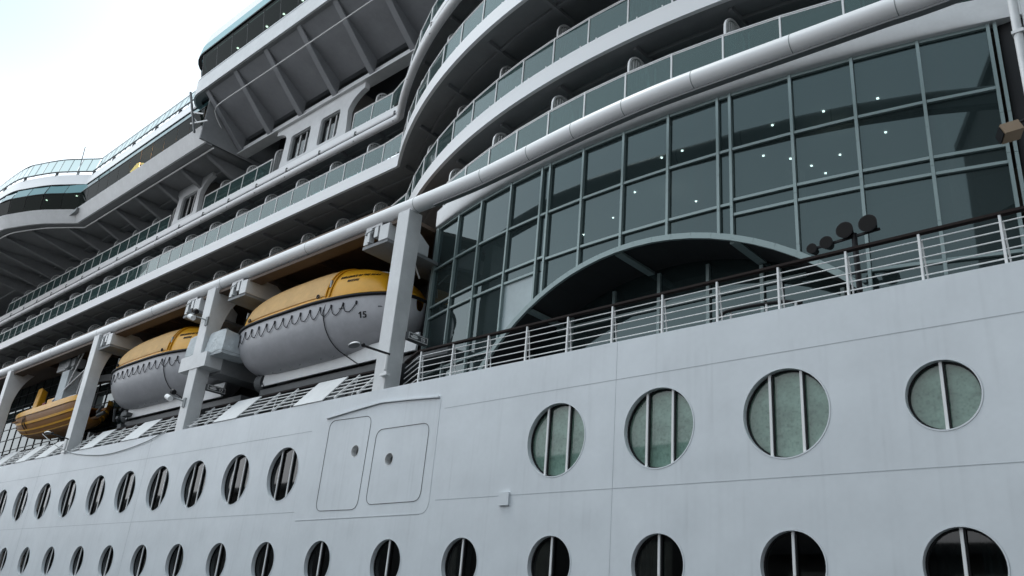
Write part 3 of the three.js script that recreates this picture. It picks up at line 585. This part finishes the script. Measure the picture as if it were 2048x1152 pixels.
function lifeboat(cx, label, number) {
  const g = thing('lifeboat', label, 'lifeboat'); g.position.x = cx;
  obj('hull', loft(hullPt, -L2 + 0.01, L2 - 0.01, 0, 1, 60, 18), M.boatHull, g);
  const can = part('canopy', g);
  obj('canopy_shell', loft(canPt, -L2 + 0.03, L2 * 0.86, 0, 1, 60, 18), M.orange, can);
  obj('canvas_panel', loft(canPt, -3.95, 1.8, 0.06, 0.86, 40, 14, 1, 0.03), M.tarp, can);
  obj('canvas_panel', loft(canPt, -3.95, 1.8, 0.06, 0.86, 30, 10, -1, 0.03), M.tarp, can);
  for (const x of [1.8, 2.02]) obj('canvas_seam', tube(Array.from({ length: 9 }, (_, k) => { const [z, y] = canPt(x, 0.04 + 0.11 * k); return V(x + 0.02 * k, y, ZB + z + 0.04); }), 0.03, 24, 5), M.orange, can);
  const gun = Array.from({ length: 61 }, (_, i) => { const u = -Math.PI + i / 60 * 2 * Math.PI; return 0; });
  const rubb = []; for (let i = 0; i <= 80; i++) { const x = -L2 + 0.02 + (2 * L2 - 0.04) * (0.5 - 0.5 * Math.cos(i / 80 * Math.PI)); rubb.push(V(x, YG + 0.05, ZB + beamAt(x) + 0.03)); }
  const rubbBack = rubb.map((p) => V(p.x, p.y, 2 * ZB - p.z)).reverse();
  obj('rubbing_strake', new THREE.TubeGeometry(new THREE.CatmullRomCurve3([...rubb, ...rubbBack], true, 'catmullrom', 0.2), 400, 0.065, 8, true), M.black, g);
  obj('strake_lip', new THREE.TubeGeometry(new THREE.CatmullRomCurve3(rubb.map((p) => V(p.x, p.y + 0.1, p.z - 0.04)), false, 'catmullrom', 0.2), 300, 0.025, 6), M.orange, g);
  const rope = []; const n0 = 14; // looped grab line
  for (let k = 0; k <= n0; k++) { const x = -4.9 + k * 0.6; rope.push(onHull(x, 12.72, 0.03)); if (k < n0) { rope.push(onHull(x + 0.1 + 0.05 * rnd(), 12.44 + 0.08 * rnd(), 0.04), onHull(x + 0.26 + 0.06 * rnd(), 12.33 + 0.1 * rnd(), 0.04), onHull(x + 0.46, 12.48 + 0.06 * rnd(), 0.035)); } }
  obj('grab_line', tube(rope, 0.016, 420, 5), M.rope, g);
  obj('grab_cleat', Array.from({ length: n0 + 1 }, (_, k) => { const p = onHull(-4.9 + k * 0.6, 12.74, 0.03); return BX(p.x - 0.03, p.x + 0.03, p.y - 0.06, p.y + 0.07, p.z - 0.03, p.z + 0.02); }), M.rope, g);
  for (const x of [-4.5, 1.85]) { const w = []; for (let k = 0; k <= 8; k++) { const [z, y] = canPt(x + 0.15, 1 - k / 8); w.push(V(x + 0.3 - k * 0.02, y + 0.02, ZB + z + 0.02)); } for (let k = 1; k <= 8; k++) { const [z, y] = hullPt(x, 1 - k / 10); w.push(V(x + 0.05 * k, y, ZB + z + 0.025)); } w.push(V(x + 1.4, 10.6, -1.5)); obj('lashing_wire', tube(w, 0.02, 90, 6), M.rope, g); const p = onCanopy(x + 0.1, 13.75, 0.04); obj('turnbuckle', BX(p.x - 0.05, p.x + 0.05, p.y - 0.14, p.y + 0.14, p.z - 0.05, p.z + 0.03), M.grey, g); }
  for (const x of [-3.6, 1.4]) { const p = onCanopy(x, 13.28, 0.06); obj('lifting_eye', new THREE.TorusGeometry(0.07, 0.025, 6, 12).translate(p.x, p.y, p.z), M.rope, g); }
  obj('registry_lettering', warpText('BRILLIANCE OF THE SEAS', 0.1, 3.12, (u, v, d) => onCanopy(u, 13.93 + v, d)), M.black, g);
  obj('registry_lettering', warpText('NASSAU', 0.1, 3.0, (u, v, d) => onCanopy(u, 13.72 + v, d)), M.black, g);
  obj('boat_number', warpText(number, 0.23, 3.75, (u, v, d) => onHull(u, 12.16 + v, 0.004 + d)), M.black, g);
  const dash = (x0, x1, y) => { const a = onHull(x0, y, 0.008), b = onHull(x1, y, 0.008); return boxBar(a, b, 0.012, 0.05); };
  obj('hull_mark', [dash(4.35, 4.85, 12.55), dash(2.7, 2.95, 12.6)], M.darkgrey, g);
  obj('hull_fitting', Array.from({ length: 8 }, (_, k) => { const p = onHull(-2.6 + k * 0.7, 11.15, 0.02); return new THREE.SphereGeometry(0.045, 8, 6).translate(p.x, p.y, p.z); }), M.grey, g);
  obj('canopy_rail', tube(Array.from({ length: 12 }, (_, k) => { const x = 2.6 + k * 0.17, [z, y] = canPt(x, 0.97); return V(x, y + 0.05, ZB + z); }), 0.025, 40, 5), M.rail, g);
  return g;
}
lifeboat(-27.9, 'lifeboat 15 with yellow canopy and white hull, nearest the glass wall', '15');
lifeboat(-40.7, 'further lifeboat with yellow canopy, left of the platform column', '17');
function cradle(x0, x1, label) {
  const g = thing('boat_cradle', label, 'boat cradle');
  obj('keel_board', prismX(poly([[-1.55, 10.68], [-1.62, 11.35], [-1.7, 11.35], [-1.63, 10.68]]), x0, x1), M.white, g);
  obj('cradle_beam', BX(x0 - 0.3, x1 + 1.5, 10.35, 10.6, -3.4, -1.7), M.darkgrey, g);
  for (const x of [x0 + 0.4, (x0 + x1) / 2, x1 - 0.4]) obj('cradle_foot', BX(x - 0.15, x + 0.15, HT - 0.02, 10.36, -3.2, -2.6), M.slab, g);
  obj('roller', new THREE.CylinderGeometry(0.4, 0.4, 0.5, 20).rotateZ(Math.PI / 2).translate(x0 - 0.35, 10.95, -1.9), M.darkgrey, g);
}
cradle(-31.3, -21.6, 'pale keel board and dark cradle under lifeboat 15');
cradle(-44.2, -34.6, 'pale keel board and dark cradle under the further lifeboat');

// ---------------------------------------------------------------- small open rescue boat
{
  const g = thing('rescue_boat', 'small open orange workboat slung behind the third column', 'rescue boat');
  const cx = -54.9, zc = -1.75, hl = 5.9, B = 1.15, yg = 12.35;
  const bt = (t) => t < 0 ? fx(t, 2.4) : fx(t, 5), pt = (x, a) => { const t = x / hl, b = B * (t < 0 ? fx(t, 2.3) : fx(t, 6)), dep = 1.55 * (t < 0 ? fx(t, 2.4) : fx(t * 0.98, 8)) + 0.01, s = Math.sin(a * Math.PI / 2), c = Math.cos(a * Math.PI / 2); return [b * Math.pow(s, 0.85), yg + 0.12 * t * t - dep * Math.pow(c, 1.05)]; };
  const sec = (a0, a1, off, na, sides = [1, -1]) => { const pos = [], idx = [], nx = 40; for (const sg of sides) { const base = pos.length / 3; for (let i = 0; i <= nx; i++) { const x = -hl + 0.01 + (2 * hl - 0.02) * (0.5 - 0.5 * Math.cos(i / nx * Math.PI)); for (let j = 0; j <= na; j++) { const [z, y] = pt(x, a0 + (a1 - a0) * j / na); pos.push(cx + x, y, zc + sg * (z + off)); } } for (let i = 0; i < nx; i++) for (let j = 0; j < na; j++) { const A = base + i * (na + 1) + j; idx.push(A, A + na + 1, A + 1, A + 1, A + na + 1, A + na + 2); } } const q = new THREE.BufferGeometry(); q.setAttribute('position', new THREE.Float32BufferAttribute(pos, 3)); q.setIndex(idx); return toCreasedNormals(q, 0.8); };
  obj('hull', sec(0, 1, 0, 14), M.rescue, g);
  for (const [a0, a1] of [[0.86, 1.0], [0.62, 0.68], [0.42, 0.47], [0.27, 0.31]]) for (const sg of [1, -1]) obj('hull_strake', sec(a0, a1, 0.05, 2, [sg]), M.orange, g);
  obj('inner_deck', BX(cx - hl * 0.8, cx + hl * 0.9, 11.9, 11.98, zc - B * 0.8, zc + B * 0.8), M.rescue, g);
  obj('stem_post', prismX(poly([[zc - 0.1, 12.3], [zc - 0.1, 14.0], [zc + 0.2, 14.15], [zc + 0.3, 12.3]]), cx - 3.9, cx - 3.3, 0.05), M.orange, g);
  obj('console', BX(cx - 1.0, cx + 0.1, 12.0, 13.1, zc - 0.45, zc + 0.45), M.orange, g);
  obj('seat_back', BX(cx - 1.9, cx - 1.5, 12.0, 13.0, zc - 0.4, zc + 0.4), std(lin(0.25, 0.03, 0.03), 0.6), g);
  obj('sling', [tube([V(cx - 2.5, 12.4, zc + 1), V(cx - 2.45, 11.6, zc + 1.02), V(cx - 2.4, 11, zc + 0.5)], 0.03, 20, 5), tube([V(cx - 2.2, 12.4, zc + 1.04), V(cx - 2.0, 11.6, zc + 1.06), V(cx - 1.9, 11, zc + 0.5)], 0.03, 20, 5)], M.rope, g);
}
{ // rescue boat davit
  const g = thing('boat_crane', 'grey slewing crane with covered winch above the small orange boat', 'crane');
  obj('mast', [boxBar(V(-53.9, 11.9, -1.2), V(-54.1, 15.3, -1.2), 0.16, 0.16, V(0, 0, 1))], M.rail, g);
  obj('stay', [bar(V(-53.6, 12.6, -1.0), V(-51.6, 15.6, -1.0), 0.045), bar(V(-52.6, 12.9, -1.0), V(-51.0, 15.6, -1.0), 0.045), bar(V(-53.9, 12.3, -1.0), V(-53.0, 15.3, -1.0), 0.03)], M.rail, g);
  obj('head', [BX(-54.5, -53.2, 14.5, 15.25, -1.6, -0.9), new THREE.CylinderGeometry(0.34, 0.34, 0.5, 18).rotateX(Math.PI / 2).translate(-52.9, 14.9, -1.1), BX(-52.4, -51.9, 14.6, 15.1, -1.5, -0.9)], M.grey, g);
  obj('winch_cover', new THREE.BoxGeometry(1.1, 1.8, 0.9, 3, 5, 3).translate(-52.9, 13.5, -1.35), M.cover, g);
  obj('winch_base', BX(-53.8, -51.4, 12.5, 12.62, -1.9, -0.9), M.slab, g);
  obj('guard_rail', [bar(V(-51.4, 12.6, -0.9), V(-50.2, 12.6, -0.9), 0.03), bar(V(-50.2, 12.6, -0.9), V(-49.9, 14.2, -0.9), 0.03), bar(V(-53.9, 12.7, -0.95), V(-50.0, 14.0, -0.9), 0.04)], M.rail, g);
  obj('boom', boxBar(V(-53, 14.2, -2.4), V(-47.5, 13.9, -2.8), 0.35, 0.4), M.darkgrey, g);
}
// machinery clutter under the further boats
{
  const g = thing('deck_machinery', 'dark pipework and winches on deck behind the third column', 'machinery');
  for (let k = 0; k < 26; k++) { const x = -48.5 + rnd() * 4.5, y = 9.2 + rnd() * 2.2, z = -1.2 - rnd() * 2; obj('pipework', (rnd() < 0.5 ? bar(V(x, y, z), V(x + 0.8 * (rnd() - 0.3), y + 0.7 * rnd(), z + 0.4 * (rnd() - 0.5)), 0.04 + 0.06 * rnd(), 8) : BX(x, x + 0.15 + 0.5 * rnd(), y, y + 0.12 + 0.35 * rnd(), z - 0.3, z)), M.darkgrey, g); }
  obj('winch_drum', new THREE.CylinderGeometry(0.45, 0.45, 1.1, 20).rotateZ(Math.PI / 2).translate(-46.2, 9.6, -2.2), M.darkgrey, g);
}

// ---------------------------------------------------------------- leaning guard rails beside the lifeboats
function leaningRail(x0, x1, plates, label) {
  const g = thing('leaning_rail', label, 'railing'), P = (x, t) => V(x, HT + 0.03 + 1.06 * t, -0.02 - 0.9 * t);
  const inPlate = (x) => plates.some(([a, b]) => x > a - 0.1 && x < b + 0.1);
  for (const t of [0.14, 0.32, 0.5, 0.68, 0.86]) obj('rail_bar', bar(P(x0, t), P(x1, t), 0.022, 7), M.rail, g);
  obj('top_rail', boxBar(P(x0, 1.04), P(x1, 1.04), 0.1, 0.05), M.wood, g);
  for (let x = x0 + 0.5; x < x1; x += 1.25) if (!inPlate(x)) { obj('stanchion', [boxBar(P(x, 0), P(x, 1), 0.05, 0.07, V(0, 0, 1)), bar(V(x + 0.04, HT, -0.62), P(x + 0.04, 0.9), 0.025, 6)], M.rail, g); }
  for (const [a, b] of plates) {
    const s = prismX(poly([[0.03, HT + 0.03], [-0.89, HT + 1.14], [-0.92, HT + 1.11], [-0.0, HT + 0.005]].map(([z, y]) => [z, y])), a, b);
    const pl = part('wind_plate', g); obj('plate', s, M.white, pl); obj('side_gusset', prismX(poly([[-0.06, HT + 0.01], [-0.9, HT + 1.0], [-0.9, HT + 0.01]]), b - 0.05, b - 0.02), M.slab, pl);
  }
}
leaningRail(-34.15, -21.65, [[-26.05, -24.3], [-31.7, -29.95]], 'leaning white railing with two solid plates below lifeboat 15');
leaningRail(-46.55, -34.95, [[-40.15, -38.4], [-44.85, -43.3]], 'leaning white railing with two solid plates below the further lifeboat');
leaningRail(-60.1, -47.4, [[-50.9, -49.3], [-54.0, -52.4], [-58.4, -56.6]], 'leaning white railing in front of the small orange boat');

// ---------------------------------------------------------------- promenade railing in front of the glass wall
{
  const g = thing('promenade_railing', 'white five-bar railing with dark wooden handrail before the glass wall', 'railing');
  const z = -0.12, xs = [-19.5, -18.05, -16.58, -15.09, -13.63, -12.17, -10.68, -9.19, -7.68, -6.17, -4.71, -3.26, -1.8, -0.3, 1.2];
  const a = V(-20.95, 0, -0.72), corner = V(-19.6, 0, z), at = (p, y) => V(p.x, y, p.z);
  for (const x of xs) { obj('stanchion', BX(x - 0.022, x + 0.022, HT - 0.02, 9.82, z - 0.03, z + 0.03), M.rail, g); obj('stay', bar(V(x + 0.05, HT - 0.02, z - 0.14), V(x + 0.03, 9.7, z - 0.04), 0.018, 6), M.rail, g); }
  for (const y of [8.93, 9.12, 9.31, 9.5, 9.68]) { obj('rail_bar', bar(V(-19.6, y, z), V(3, y, z), 0.014, 7), M.rail, g); obj('rail_bar', bar(at(a, y), at(corner, y), 0.014, 7), M.rail, g); }
  obj('handrail', [BX(-19.62, 3, 9.83, 9.885, z - 0.09, z + 0.04), boxBar(at(a, 9.858), at(corner, 9.858), 0.13, 0.055)], M.wood, g);
  obj('bulwark_lip', BX(-20.9, 3, HT - 0.02, HT + 0.02, -0.2, -0.1), M.white, g);
}

// ---------------------------------------------------------------- tall curved glass wall with arched entrance
const AR = { x: -12.4, y: 3.72, r: 8.4 };
const archY = (x) => { const d = AR.r * AR.r - (x - AR.x) ** 2; return d > 0 ? Math.max(HT, AR.y + Math.sqrt(d)) : HT; };
{
  const g = thing('glass_wall', 'tall curved curtain wall of dark teal glass with green metal mullions', 'glass wall');
  const mx = [-22.3, -20.8, -19.35, -17.7, -16.18, -15.82, -14.4, -12.87, -11.35, -9.84, -9.48, -7.85, -6.33, -4.84, -3.38];
  const rows = [HT, 10.1, 12.25, 12.68, 14.2, 16.0];
  for (const x of [...mx, -3.24, -22.42]) {
    const z = wallZ(x), y0 = archY(x), an = Math.asin((x - XC) / 36.5);
    const m = part('mullion', g); const cuts = [y0, 9.75, 11.05, 12.45, 13.5, 15.98].filter((v) => v >= y0);
    for (let i = 0; i < cuts.length - 1; i++) if (cuts[i + 1] - cuts[i] > 0.05) obj('mullion_cap', new THREE.BoxGeometry(0.074, cuts[i + 1] - cuts[i] - 0.008, 0.11).rotateY(an).translate(x, (cuts[i] + cuts[i + 1]) / 2, z + 0.02), M.teal, m);
    obj('mullion_core', new THREE.BoxGeometry(0.05, 15.98 - y0, 0.1).rotateY(an).translate(x, (15.98 + y0) / 2, z - 0.02), M.black, m);
  }
  const seg = (x0, x1, y0, y1, d, h, nm, mat, zo = 0) => { const a = V(x0, 0, wallZ(x0)), b = V(x1, 0, wallZ(x1)), dd = b.clone().sub(a); obj(nm, new THREE.BoxGeometry(dd.length() - 0.085, h, d).rotateY(-Math.atan2(dd.z, dd.x)).translate((x0 + x1) / 2, y0, (a.z + b.z) / 2 + zo), mat, g); };
  for (let i = 0; i < mx.length - 1; i++) {
    const x0 = mx[i], x1 = mx[i + 1], xm = (x0 + x1) / 2, z0 = wallZ(x0), z1 = wallZ(x1), narrow = x1 - x0 < 0.6;
    const inArch = xm > -15.9 && xm < -9.4;
    const ys = inArch ? [HT, 12.58, 14.2, 16.0] : rows;
    for (const y of ys.slice(1, -1)) { if (Math.min(archY(x0), archY(x1)) < y - 0.02 || true) { if (archY(xm) > y) continue; if (narrow && (y === 12.25)) continue; seg(x0, x1, y, y, 0.09, 0.075, 'transom', M.teal, 0.005); } }
    seg(x0, x1, 15.94, 0, 0.1, 0.1, 'head_transom', M.teal);
    const P = (x, y) => V(x, y, z0 + (z1 - z0) * (x - x0) / (x1 - x0) - 0.03);
    for (let r = 0; r < ys.length - 1; r++) {
      const ya = ys[r], yb = ys[r + 1], n = 10, lo = []; let any = false;
      for (let k = 0; k <= n; k++) { const x = x0 + 0.02 + (x1 - x0 - 0.04) * k / n, y = Math.min(yb - 0.001, Math.max(ya + 0.02, archY(x))); lo.push([x, y]); if (yb - y > 0.03) any = true; }
      if (!any) continue;
      const pos = []; for (let k = 0; k < n; k++) { const [xa, y0] = lo[k], [xb, y1] = lo[k + 1], A = P(xa, y0), B = P(xb, y1), Cc = P(xb, yb - 0.02), D = P(xa, yb - 0.02); pos.push(...A, ...B, ...Cc, ...A, ...Cc, ...D); }
      const q = new THREE.BufferGeometry(); q.setAttribute('position', new THREE.Float32BufferAttribute(pos, 3));
      const solid = (i === 3 && r <= 1);
      obj(solid ? 'spandrel_panel' : 'glass_pane', q, solid ? M.tealPanel : M.pane, g);
    }
  }
  // arch trim in short segments, vault, inner glazing
  const trim = []; const N = 26; for (let k = 0; k <= N; k++) { const a = Math.PI - Math.acos(-6.7 / AR.r) + 0; const th = Math.PI / 2 + (0.92 - 1.84 * k / N) * 1.0; const x = AR.x + AR.r * Math.cos(th), y = AR.y + AR.r * Math.sin(th); if (y > HT - 0.05) trim.push(V(x, y, wallZ(x) + 0.03)); }
  for (let k = 0; k < trim.length - 1; k++) { const d = trim[k + 1].clone().sub(trim[k]).multiplyScalar(0.004); obj('arch_trim', boxBar(trim[k].clone().add(d), trim[k + 1].clone().sub(d), 0.09, 0.16, V(0, 0, 1).cross(trim[k + 1].clone().sub(trim[k]).normalize())), M.teal, g); }
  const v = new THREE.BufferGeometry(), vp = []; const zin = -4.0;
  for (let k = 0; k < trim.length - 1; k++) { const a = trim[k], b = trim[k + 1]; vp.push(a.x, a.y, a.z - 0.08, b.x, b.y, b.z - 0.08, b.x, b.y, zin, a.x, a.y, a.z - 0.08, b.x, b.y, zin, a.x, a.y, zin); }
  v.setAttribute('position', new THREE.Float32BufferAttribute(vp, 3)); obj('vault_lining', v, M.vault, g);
  for (const k of [6, 12, 18]) { const t = trim[Math.min(trim.length - 1, k)]; if (t) obj('vault_rib', boxBar(V(t.x, t.y - 0.06, t.z - 0.1), V(t.x, t.y - 0.06, zin), 0.24, 0.08), M.teal, g); }
  for (const x of [-17.5, -15.9, -14.3, -12.7, -11.1, -9.5, -9.0, -7.4]) { const y = Math.min(archY(x) - 0.15, 12); if (y > HT + 0.2) obj('entrance_mullion', BX(x - 0.05, x + 0.05, HT, y, -3.1, -2.95), M.teal, g); }
  for (const y of [10.9]) obj('entrance_transom', BX(-16.5, -8.3, y - 0.05, y + 0.05, -3.09, -2.96), M.teal, g);
  { const p = []; const n = 24; for (let k = 0; k < n; k++) { const xa = -18.6 + 12.4 * k / n, xb = -18.6 + 12.4 * (k + 1) / n, ya = archY(xa), yb = archY(xb), z = -3.03; p.push(xa, HT, z, xb, HT, z, xb, yb, z, xa, HT, z, xb, yb, z, xa, ya, z); } const q = new THREE.BufferGeometry(); q.setAttribute('position', new THREE.Float32BufferAttribute(p, 3)); obj('entrance_glass', q, M.pane, g); }
  obj('side_jamb', [BX(-3.2, -2.2, HT, 16, -9.3, -2.7), BX(-22.7, -22.45, HT, 16, -9.3, -2.65)], M.black, g);
}
{ // atrium behind the glass
  const g = thing('atrium_interior', 'dim atrium interior with ceiling downlights seen through the glass wall', 'interior');
  obj('atrium_back', BX(-22.5, -3.2, HT, 16, -9.4, -9.3), M.room, g);
  obj('gallery_floor', BX(-22.4, -3.3, 12.3, 12.6, -9.3, -5.2), M.room, g);
  obj('atrium_ceiling', slabGeo(planPath((x) => wallZ(x) - 0.25, -22.4, -3.3), 15.86, 15.96, -9.3), M.room, g);
  obj('atrium_column', [-19, -14.4, -9.8, -5.2].map((x) => new THREE.CylinderGeometry(0.3, 0.3, 16 - HT, 20).translate(x, (16 + HT) / 2, -6)), M.slab, g);
  for (const [x, z] of [[-11.92, -2.93], [-12.64, -2.91], [-9.15, -3.24], [-6.37, -3.68], [-7.74, -3.42], [-6.79, -5.35], [-8.27, -5.76], [-9.2, -5.87], [-10.1, -4.55], [-9.53, -5.15], [-9.04, -6.51], [-13.21, -5.85], [-14.54, -6.2], [-14.54, -4.21], [-15.35, -4.58], [-16.21, -5.27], [-17.91, -5.75]]) obj('downlight', new THREE.CylinderGeometry(0.034, 0.034, 0.03, 12).translate(x, 15.84, z), M.glow, g);
}
for (const [x, z] of [[-7.8, -4.2], [-13.5, -4.8]]) { const l = new THREE.PointLight(lin(1, 0.95, 0.85), 1.2, 0, 2); l.position.set(x, 15.2, z); l.castShadow = true; scene.add(l); }
{ const l = new THREE.PointLight(lin(1, 0.68, 0.3), 0.8, 0, 2); l.position.set(-55.4, 29.9, -2.1); l.castShadow = true; scene.add(l); }  // light of the glowing cone added in the further lounge
{ // far glass wall
  const g = thing('glass_wall', 'far wall of small pale green panes behind the small orange boat', 'glass wall'), z = -3.05;
  for (let x = -82; x < -47.8; x += 1.45) { obj('mullion', BX(x - 0.025, x + 0.025, HT, 15.8, z - 0.05, z + 0.05), M.black, g); for (let y = 9.6; y < 15.3; y += 0.8) obj('glass_pane', BX(x + 0.04, x + 1.41, y + 0.03, Math.min(15.8, y + 0.77), z - 0.006, z + 0.006), M.pane, g); }
  for (let y = 9.6; y < 15.6; y += 0.8) obj('transom', BX(-82, -47.2, y - 0.018, y + 0.018, z - 0.04, z + 0.04), M.black, g);
  obj('inner_wall', BX(-110, -46.5, HT, 15.9, -6.9, -6.8), M.room, g); obj('return_wall', BX(-47.3, -47.2, HT, 15.9, -6.8, z), M.cabin, g);
}

// ---------------------------------------------------------------- lamps, cameras, signs, speaker, cable
function armLamp(x, y, label) {
  const g = thing('arm_floodlight', label, 'floodlight', 'lamps on the columns');
  obj('stem', [new THREE.CapsuleGeometry(0.055, 0.5, 4, 10).translate(x + 0.08, y - 0.45, 0.1), BX(x - 0.14, x + 0.2, y - 0.9, y - 0.82, -0.02, 0.14)], M.rail, g);
  obj('arm', boxBar(V(x + 0.15, y - 0.2, 0.06), V(x - 0.45, y, 0.75), 0.06, 0.06), M.black, g);
  const h = new THREE.SphereGeometry(0.25, 20, 12, 0, Math.PI * 2, 0, Math.PI / 2).scale(1.0, 0.42, 0.62).rotateZ(0.12).translate(x - 0.75, y + 0.02, 0.85);
  obj('lamp_head', h, M.rail, g); obj('lamp_lens', new THREE.CircleGeometry(0.235, 20).rotateX(Math.PI / 2).scale(1, 1, 0.62).rotateZ(0.12).translate(x - 0.75, y, 0.85), M.darkgrey, g);
  obj('lamp_knuckle', new THREE.SphereGeometry(0.07, 10, 8).translate(x - 0.45, y + 0.02, 0.72), M.black, g);
}
armLamp(-21.0, 10.1, 'arm floodlight low on the column beside the glass wall');
armLamp(-46.7, 9.7, 'arm floodlight low on the column before the small orange boat');
function camUnit(x, y, label) {
  const g = thing('security_camera', label, 'camera');
  obj('bracket', [bar(V(x + 0.3, y - 0.25, 0), V(x - 0.25, y - 0.05, 0.35), 0.035), BX(x + 0.2, x + 0.4, y - 0.5, y - 0.1, -0.02, 0.05)], M.grey, g);
  obj('housing', [new THREE.CylinderGeometry(0.12, 0.12, 0.4, 16).rotateZ(1.2).translate(x - 0.4, y - 0.1, 0.42)], M.rail, g);
  obj('lens_hood', new THREE.CylinderGeometry(0.13, 0.11, 0.14, 16).rotateZ(1.2).translate(x - 0.12, y + 0.12, 0.4), M.black, g);
}
camUnit(-34.6, 13.95, 'white camera cluster high on the platform column'); camUnit(-34.9, 10.3, 'white camera low on the platform column under the platform');
{ // muster sign 15
  const mk = (x, txt, label) => {
    const g = thing('lifeboat_sign', label, 'sign'); obj('sign_box', BX(x - 0.22, x, 10.66, 10.92, -1.45, -0.58), M.darkgrey, g);
    obj('sign_border', [BX(x, x + 0.006, 10.68, 10.7, -1.43, -0.6), BX(x, x + 0.006, 10.88, 10.9, -1.43, -0.6), BX(x, x + 0.006, 10.7, 10.88, -1.43, -1.41), BX(x, x + 0.006, 10.7, 10.88, -0.62, -0.6)], M.rail, g);
    const t = new TextGeometry(txt, { font, size: 0.13, depth: 0.006, curveSegments: 3 }); t.rotateY(Math.PI / 2).translate(x, 10.725, -1.12); obj('sign_number', t, M.rail, g);
    const b = new THREE.Shape(); b.moveTo(-0.68, 10.8); b.lineTo(-1.02, 10.8); b.quadraticCurveTo(-1.0, 10.73, -0.92, 10.73); b.lineTo(-0.76, 10.73); b.quadraticCurveTo(-0.69, 10.74, -0.68, 10.8);
    obj('boat_symbol', [prismX(b, x, x + 0.006), prismX(poly([[-0.75, 10.81], [-0.78, 10.85], [-0.95, 10.85], [-0.98, 10.81]]), x, x + 0.006)], M.rail, g);
  };
  mk(-20.86, '15', 'black lifeboat sign reading 15 beside the near column'); mk(-34.05, '17', 'black lifeboat sign reading 17 beside the platform column');
}
{
  const g = thing('loudspeaker', 'beige box loudspeaker on an arm at the right edge', 'loudspeaker');
  const b = new THREE.BoxGeometry(0.36, 0.24, 0.34).rotateY(0.5).rotateZ(0.35).translate(-2.98, 11.93, -0.8);
  obj('housing', b, std(lin(0.3, 0.22, 0.15), 0.6), g); obj('grille', new THREE.BoxGeometry(0.02, 0.2, 0.3).rotateY(0.5).rotateZ(0.35).translate(-3.15, 11.86, -0.72), M.black, g); obj('arm', bar(V(-2.9, 12.05, -0.8), V(-2.25, 12.1, -0.6), 0.03), M.black, g);
}
{
  const g = thing('spotlight_rig', 'row of dark round floodlights on a stand behind the railing', 'floodlight stand'), z = -0.62;
  obj('stand_pole', bar(V(-6.12, HT, z), V(-6.15, 10.45, z), 0.06, 12), M.black, g); obj('cross_bar', boxBar(V(-7.0, 10.33, z), V(-5.6, 10.42, z), 0.05, 0.05), M.black, g);
  for (const [x, y, r] of [[-7.05, 10.28, 0.12], [-6.72, 10.34, 0.15], [-6.3, 10.53, 0.19], [-5.8, 10.55, 0.2]]) { const l = part('floodlight', g); obj('lamp_body', new THREE.CylinderGeometry(r, r * 0.6, 0.24, 24).rotateX(Math.PI / 2).translate(x, y, z + 0.02), M.black, l); obj('lamp_glass', new THREE.CircleGeometry(r * 0.92, 24).translate(x, y, z + 0.145), phy(lin(0.01, 0.009, 0.009), 0.6, { specularIntensity: 0.25 }), l); }
}
{
  const g = thing('curved_stair_rail', 'low dark curved handrail behind the railing in front of the arch', 'handrail');
  obj('rail', tube([V(-9.5, 8.8, -0.75), V(-9.55, 9.1, -0.7), V(-9.3, 9.3, -0.7), V(-8.6, 9.33, -0.75), V(-7.9, 9.3, -0.8), V(-7.5, 9.2, -0.85)], 0.045, 40, 8), M.black, g);
  for (const [x, h] of [[-9.2, 9.28], [-8.3, 9.3], [-7.6, 9.22]]) obj('upright', bar(V(x, HT - 0.03, -0.76), V(x, h, -0.76), 0.03), M.rail, g);
}
tag(obj('mooring_cable', tube([V(-50.7, 10.17, 0.06), V(-49, 9.6, 0.1), V(-47.5, 9.15, 0.1), V(-45.6, 8.7, 0.06), V(-43.8, 8.47, 0.05), V(-41.8, 8.31, 0.05), V(-40.3, 8.31, 0.05), V(-38.5, 8.42, 0.05), V(-36.95, 8.59, 0.05), V(-35.66, 8.86, 0.04)], 0.022, 80, 6), M.grey), 'thin slack cable drooping across the ship side below the railing', 'cable');

// ---------------------------------------------------------------- terminal behind the camera, mirrored in the windows, and a block added for shade
function quayBuilding(label, x0, x1, h, z0, depth, wx, wy) {
  const g = thing('terminal_building', label, 'building');
  obj('wall', BX(x0, x1, 0, h, z0, z0 + depth), M.terminal, g); obj('roof', BX(x0 - 0.5, x1 + 0.5, h, h + 0.6, z0 - 0.5, z0 + depth + 0.5), M.darkgrey, g);
  for (let x = x0 + 2; x < x1 - 3; x += wx) for (let y = 2; y < h - 2.5; y += wy) obj('window', BX(x, x + wx * 0.55, y, y + wy * 0.6, z0 - 0.06, z0 + 0.01), M.blind, g);
}
quayBuilding('low dark quayside hall opposite the ship, seen only mirrored in the round windows', -28, 0, 8.5, 38, 20, 5, 3.4);
quayBuilding('long dark quayside terminal opposite the stern, seen only mirrored in the left round windows', -250, -32, 17, 42, 24, 12, 5);
quayBuilding('unseen tall dark block added on the quay to shade the right of the ship side', 10, 70, 46, 22, 30, 8, 5);  // block added out of view to shade the right of the hull
renderer.render(scene, camera);
